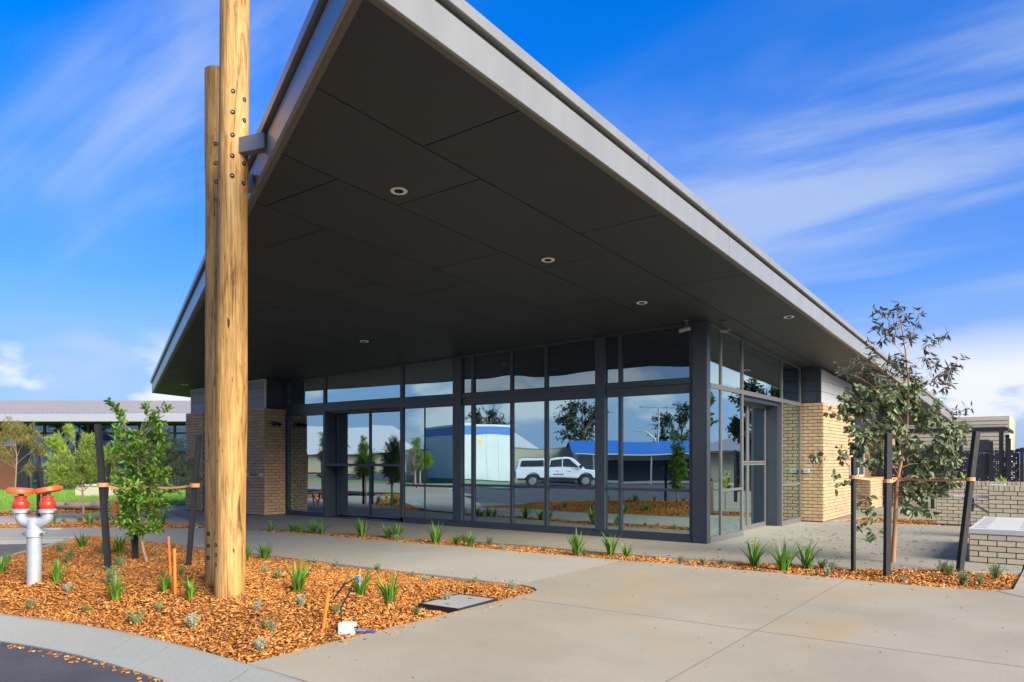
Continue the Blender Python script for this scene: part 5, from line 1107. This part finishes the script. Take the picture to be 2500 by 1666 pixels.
# ================================================================== BEHIND THE CAMERA, SEEN IN THE GLASS
def local(name, label, cat, p, q):
    """thing standing along the line p-q; local x runs from p to q"""
    return thing(name, label, cat, (p[0], p[1], -.13), math.atan2(q[1]-p[1], q[0]-p[0])), math.hypot(q[0]-p[0], q[1]-p[1])
tag(MB().prism([(-60, -8.5), (-31, -9.5), (-27, -4), (-21, 1), (-26, 1.5), (-60, -3)], -.2, -.05).build('side_path', 'slab'), kind='structure')
tag(MB().prism([(-60, -8.6), (-31, -9.6), (-31.5, -14), (-60, -14)], -.2, -.08).build('verge', 'lawn'), kind='structure')
sh, Ls = local('site_shed', 'white portable site shed with blue roof band, reflected in the glass', 'shed', (-30.6, -14.6), (-32.2, -11.3))
bdy = B((0, 0, .35), (Ls, 7.0, 3.45)).build('body', 'shed', sh); B((-.02, -.02, 3.45), (Ls+.02, 7.02, 4.0)).build('blue_band', 'blue', sh); B((-.04, -.04, 4.0), (Ls+.04, 7.04, 4.15)).build('roof', 'shed', sh); B((.1, .1, 0), (Ls-.1, 6.9, .35)).build('skirt', mat('skirt_green', (.16, .24, .18), .8), sh)
for k in range(1, 4): B((Ls*k/4-.01, -.008, .4), (Ls*k/4+.01, 0, 3.44)).build('panel_joint', 'steel', bdy)
B((2.2, -.012, 2.75), (2.45, 0, 3.1)).build('notice', 'yellow', bdy)
ut, Lu = local('white_ute', 'white utility truck with canopy, reflected in the front glass', 'ute', (-27.6, -10.9), (-23.1, -14.1))
def prism_side(pts, y0, y1, nm, m, par, bev=.03):
    n = len(pts); mb = MB().add([(x, y0, z) for x, z in pts]+[(x, y1, z) for x, z in pts], [tuple(range(n)), tuple(range(2*n-1, n-1, -1))]+[(i, n+i, n+(i+1) % n, (i+1) % n) for i in range(n)]); return mb.build(nm, m, par, smooth=True, bevel=bev)
def arch(xc): return [(xc+.47*math.cos(q), .40+.47*math.sin(q)) for q in [math.pi-i*math.pi/10 for i in range(11)]]
lower = [(.02, .52)]+[p for p in arch(1.02) if p[1] >= .5]+[p for p in arch(4.32) if p[1] >= .5]+[(5.38, .55), (5.44, .82), (5.30, 1.00), (4.2, 1.12), (2.0, 1.12), (0, 1.10)]
body = prism_side(lower, -.90, .90, 'body', 'carpaint', ut, .05)
cab = prism_side([(1.98, 1.08), (2.15, 1.70), (2.5, 1.80), (3.3, 1.79), (3.65, 1.70), (4.35, 1.10)], -.76, .76, 'cabin', 'carpaint', ut, .06)
can = prism_side([(.04, 1.08), (.16, 1.70), (.4, 1.80), (1.85, 1.82), (1.92, 1.08)], -.80, .80, 'canopy', 'carpaint', ut, .05)
for s in (-1, 1):
    for pts, par, y in (([(2.16, 1.20), (2.28, 1.64), (2.98, 1.68), (2.98, 1.20)], cab, .76), ([(3.06, 1.20), (3.06, 1.68), (3.42, 1.66), (3.95, 1.20)], cab, .76), ([(.3, 1.28), (.38, 1.66), (1.7, 1.70), (1.74, 1.28)], can, .80)): prism_side(pts, s*(y-.01), s*(y+.012), 'side_window', 'navy', par, 0)
    B((3.95, s*.98-.09, 1.16), (4.12, s*.98+.09, 1.34)).build('mirror', 'black', ut, bevel=.03); B((1.55, s*.905-.02, .42), (3.8, s*.905+.02, .54)).build('side_step', 'black', ut)
    B((2.6, s*.902-.004, .92), (2.78, s*.902+.004, .95)).build('door_handle', 'black', body); B((3.3, s*.902-.004, .92), (3.48, s*.902+.004, .95)).build('door_handle', 'black', body)
    for k in range(5): B((2.45+k*.13, s*.902-.003, .70), (2.54+k*.13, s*.902+.003, .78)).build('door_lettering', 'black', body)
prism_side([(.15, .45), (.15, .75), (5.2, .75), (5.2, .45)], -.80, .80, 'underbody', 'black', ut, .02)
B((5.36, -.85, .45), (5.50, .85, .62)).build('bumper', 'black', ut, bevel=.04)
MB().add([(3.72, -.66, 1.66), (3.72, .66, 1.66), (4.33, .70, 1.13), (4.33, -.70, 1.13)], [(0, 1, 2, 3), (3, 2, 1, 0)]).build('windscreen', 'navy', cab)
for x in (1.02, 4.32):
    for y in (-.80, .80):
        wl_ = MB().lathe([(.20, -.11), (.36, -.11), (.39, -.08), (.39, .08), (.36, .11), (.20, .11)], 26, Matrix.Translation((x, y, .39)) @ Matrix.Rotation(R(90), 4, 'X')).build('wheel', 'tyre', ut, smooth=True); MB().lathe([(.22, -.118), (.24, -.10), (.24, .10), (.22, .118)], 18, Matrix.Translation((x, y, .39)) @ Matrix.Rotation(R(90), 4, 'X')).build('rim', 'steel', wl_, smooth=True)
for y in (-.65, .65): B((5.40, y-.16, .75), (5.47, y+.16, .92)).build('headlight', 'steel', ut); B((-.03, y-.08, .7), (.01, y+.08, 1.0)).build('tail_light', 'red', ut)
for y in (-.6, .6): MB().tube([(.3, y, 1.87), (1.8, y, 1.87)], .025, 6).build('roof_rail', 'steel', ut)
fw, Lf = local('yard_fence', 'cream sheet yard fence behind the white ute, reflected in the glass', 'fence', (-24, -24), (-39, -13.0))
B((0, 0, 0), (Lf, .08, 2.5)).build('sheeting', 'cream', fw); B((0, -.02, 2.5), (Lf, .1, 2.58)).build('top_rail', 'steel', fw)
bb, Lb = local('blue_roof_building', 'low building with blue steel roof, reflected right of the ute', 'building', (-17.0, -24.4), (-26.8, -17.2))
B((0, 0, 0), (Lb, 8, 2.1)).build('wall', 'shed', bb); MB().add([(-.4, -.6, 2.05), (Lb+.4, -.6, 2.05), (Lb+.4, 4, 3.0), (-.4, 4, 3.0), (Lb+.4, 8.6, 2.05), (-.4, 8.6, 2.05)], [(0, 1, 2, 3), (3, 2, 4, 5)]).build('roof', 'blue', bb); B((1, -.05, .2), (Lb-1, 0, 1.6)).build('shade_front', 'navy', bb)
for k in range(4):
    B((-.35+k*3.9, -2.5, 0), (-.25+k*3.9, -2.4, 1.95)).build('post', 'steel', bb)
B((-.4, -2.6, 1.95), (Lb+.4, -.5, 2.02)).build('awning', 'white', bb)
lp = thing('street_lamp', 'tall steel street lamp with double head, reflected in the front glass', 'street lamp', (-24.3, -24.6, -.13), R(-40))
MB().tube([(0, 0, 0), (0, 0, 5.6)], [.09, .06], 10).build('pole', 'steel', lp); MB().tube([(-1.1, 0, 5.6), (1.1, 0, 5.6)], .05, 8).build('crossarm', 'steel', lp)
for s in (-1, 1): B((s*1.0-.35, -.15, 5.55), (s*1.0+.35, .15, 5.66)).build('lamp_head', 'steel', lp)
MB().tube([(0, 0, 2.2), (-.2, 0, 3.2), (-.9, 0, 3.75), (-1.9, 0, 3.85)], .04, 8).build('side_arm', 'steel', lp); MB().tube([(.03, 0, 1.2), (.25, 0, 1.6), (.22, 0, 2.6), (0, 0, 3.0)], .03, 8).build('side_arm', 'steel', lp)
for i, (p, q) in enumerate([((-66, -43), (-84, -30)), ((-56, -57), (-70, -46))]):
    hs_, Lh = local('estate_house', ['grey roofed house reflected at the left of the servery bay', 'grey roofed house reflected in the middle of the front glass'][i], 'house', p, q)
    B((.6, .6, 0), (Lh-.6, 11.4, 2.6)).build('wall', 'cream', hs_); MB().add([(0, 0, 2.5), (Lh, 0, 2.5), (Lh, 12, 2.5), (0, 12, 2.5), (5, 6, 6.2), (Lh-5, 6, 6.2)], [(0, 1, 5, 4), (1, 2, 5), (2, 3, 4, 5), (3, 0, 4)]).build('roof', mat('zinc_roof', (.46, .47, .48), .45) if i == 0 else bpy.data.materials['zinc_roof'], hs_)
def lf_far(mb, p, d, r):
    v = Vector((r.gauss(0, 1), r.gauss(0, 1), r.gauss(0, .8))).normalized(); leaf(mb, p, v, Vector((0, 0, 1)), r.uniform(.22, .42), r.uniform(.14, .25))
def fartree(label, p, h, wd, seed, m='farleaf', n=16, ll=lf_far, cnt=150, name='background_tree', z=-.13):
    r = random.Random(seed); cl_ = []
    for k in range(n):
        f = r.uniform(.35, .95); rr = wd*math.sin(math.pi*min(1, (f-.2)/.85))**.6; a = r.uniform(0, 6.28)
        cl_.append((rr*.7*math.cos(a), rr*.7*math.sin(a), h*f, wd*.42, ll, cnt, h*f*.6, m))
    tree(name, label, (p[0], p[1], z), [(0, 0, 0), (.1, 0, h*.3), (0, .1, h*.6), (0, 0, h*.9)], .05+h*.018, cl_, 'bark', seed=seed, dens=1.7)
fartree('young green tree reflected in the pane right of the servery bay', (-34.4, -9.6), 3.4, .85, 31, 'needleB', 10, needle(.3, .012, .3), 160)
fartree('slim young tree reflected in the servery bay glass', (-30.5, -5.0), 2.7, .55, 32, 'leafE', 8, lf_slim, 60)
fartree('round tree on the skyline reflected above the ute', (-62, -52), 9.0, 3.6, 33); fartree('tall tree on the skyline reflected left of the street lamp', (-46, -50), 9.0, 3.8, 34); fartree('broad tree on the skyline reflected right of the street lamp', (-34, -52), 8.0, 4.2, 35)
fartree('dark dense tree reflected in the second side pane', (4.0, 46.5), 6.8, 2.3, 36); fartree('dark spreading tree reflected beside the entrance', (2.6, 50.5), 6.2, 2.4, 37); fartree('bright leafy tree reflected behind the green shade cloth', (8.2, 43.5), 7.4, 2.2, 38, 'limeleaf')
tf = thing('temporary_fence', 'temporary wire fence with green shade cloth, reflected in the side glass', 'fence', (8.6, 36.5, -.13), R(170))
for k in range(3):
    for a, b in (((k*2.4, 0, .1), (k*2.4, 0, 2.1)), ((k*2.4+2.3, 0, .1), (k*2.4+2.3, 0, 2.1)), ((k*2.4, 0, 2.1), (k*2.4+2.3, 0, 2.1)), ((k*2.4, 0, .15), (k*2.4+2.3, 0, .15))): MB().tube([a, b], .022, 6).build('rail', 'bolt', tf)
    B((k*2.4-.2, -.35, 0), (k*2.4+.2, .35, .12)).build('foot_block', 'cream', tf); MB().tube([(k*2.4+1.1, 0, 2.0), (k*2.4+1.1, -1.2, 0)], .02, 6).build('stay', 'bolt', tf)
B((-1.0, .1, .8), (2.2, .12, 4.4)).build('shade_cloth', 'greencloth', tf)
tag(MB().prism([(2.2, 24), (14, 24), (14, 33), (2.2, 33)], -.1, -.03).build('mulch_bed', 'soil'), kind='structure')
tag(MB().prism([(0.5, 33.2), (16, 33.2), (16, 60), (0.5, 60)], -.14, -.02).build('verge', 'slab'), kind='structure') if False else None
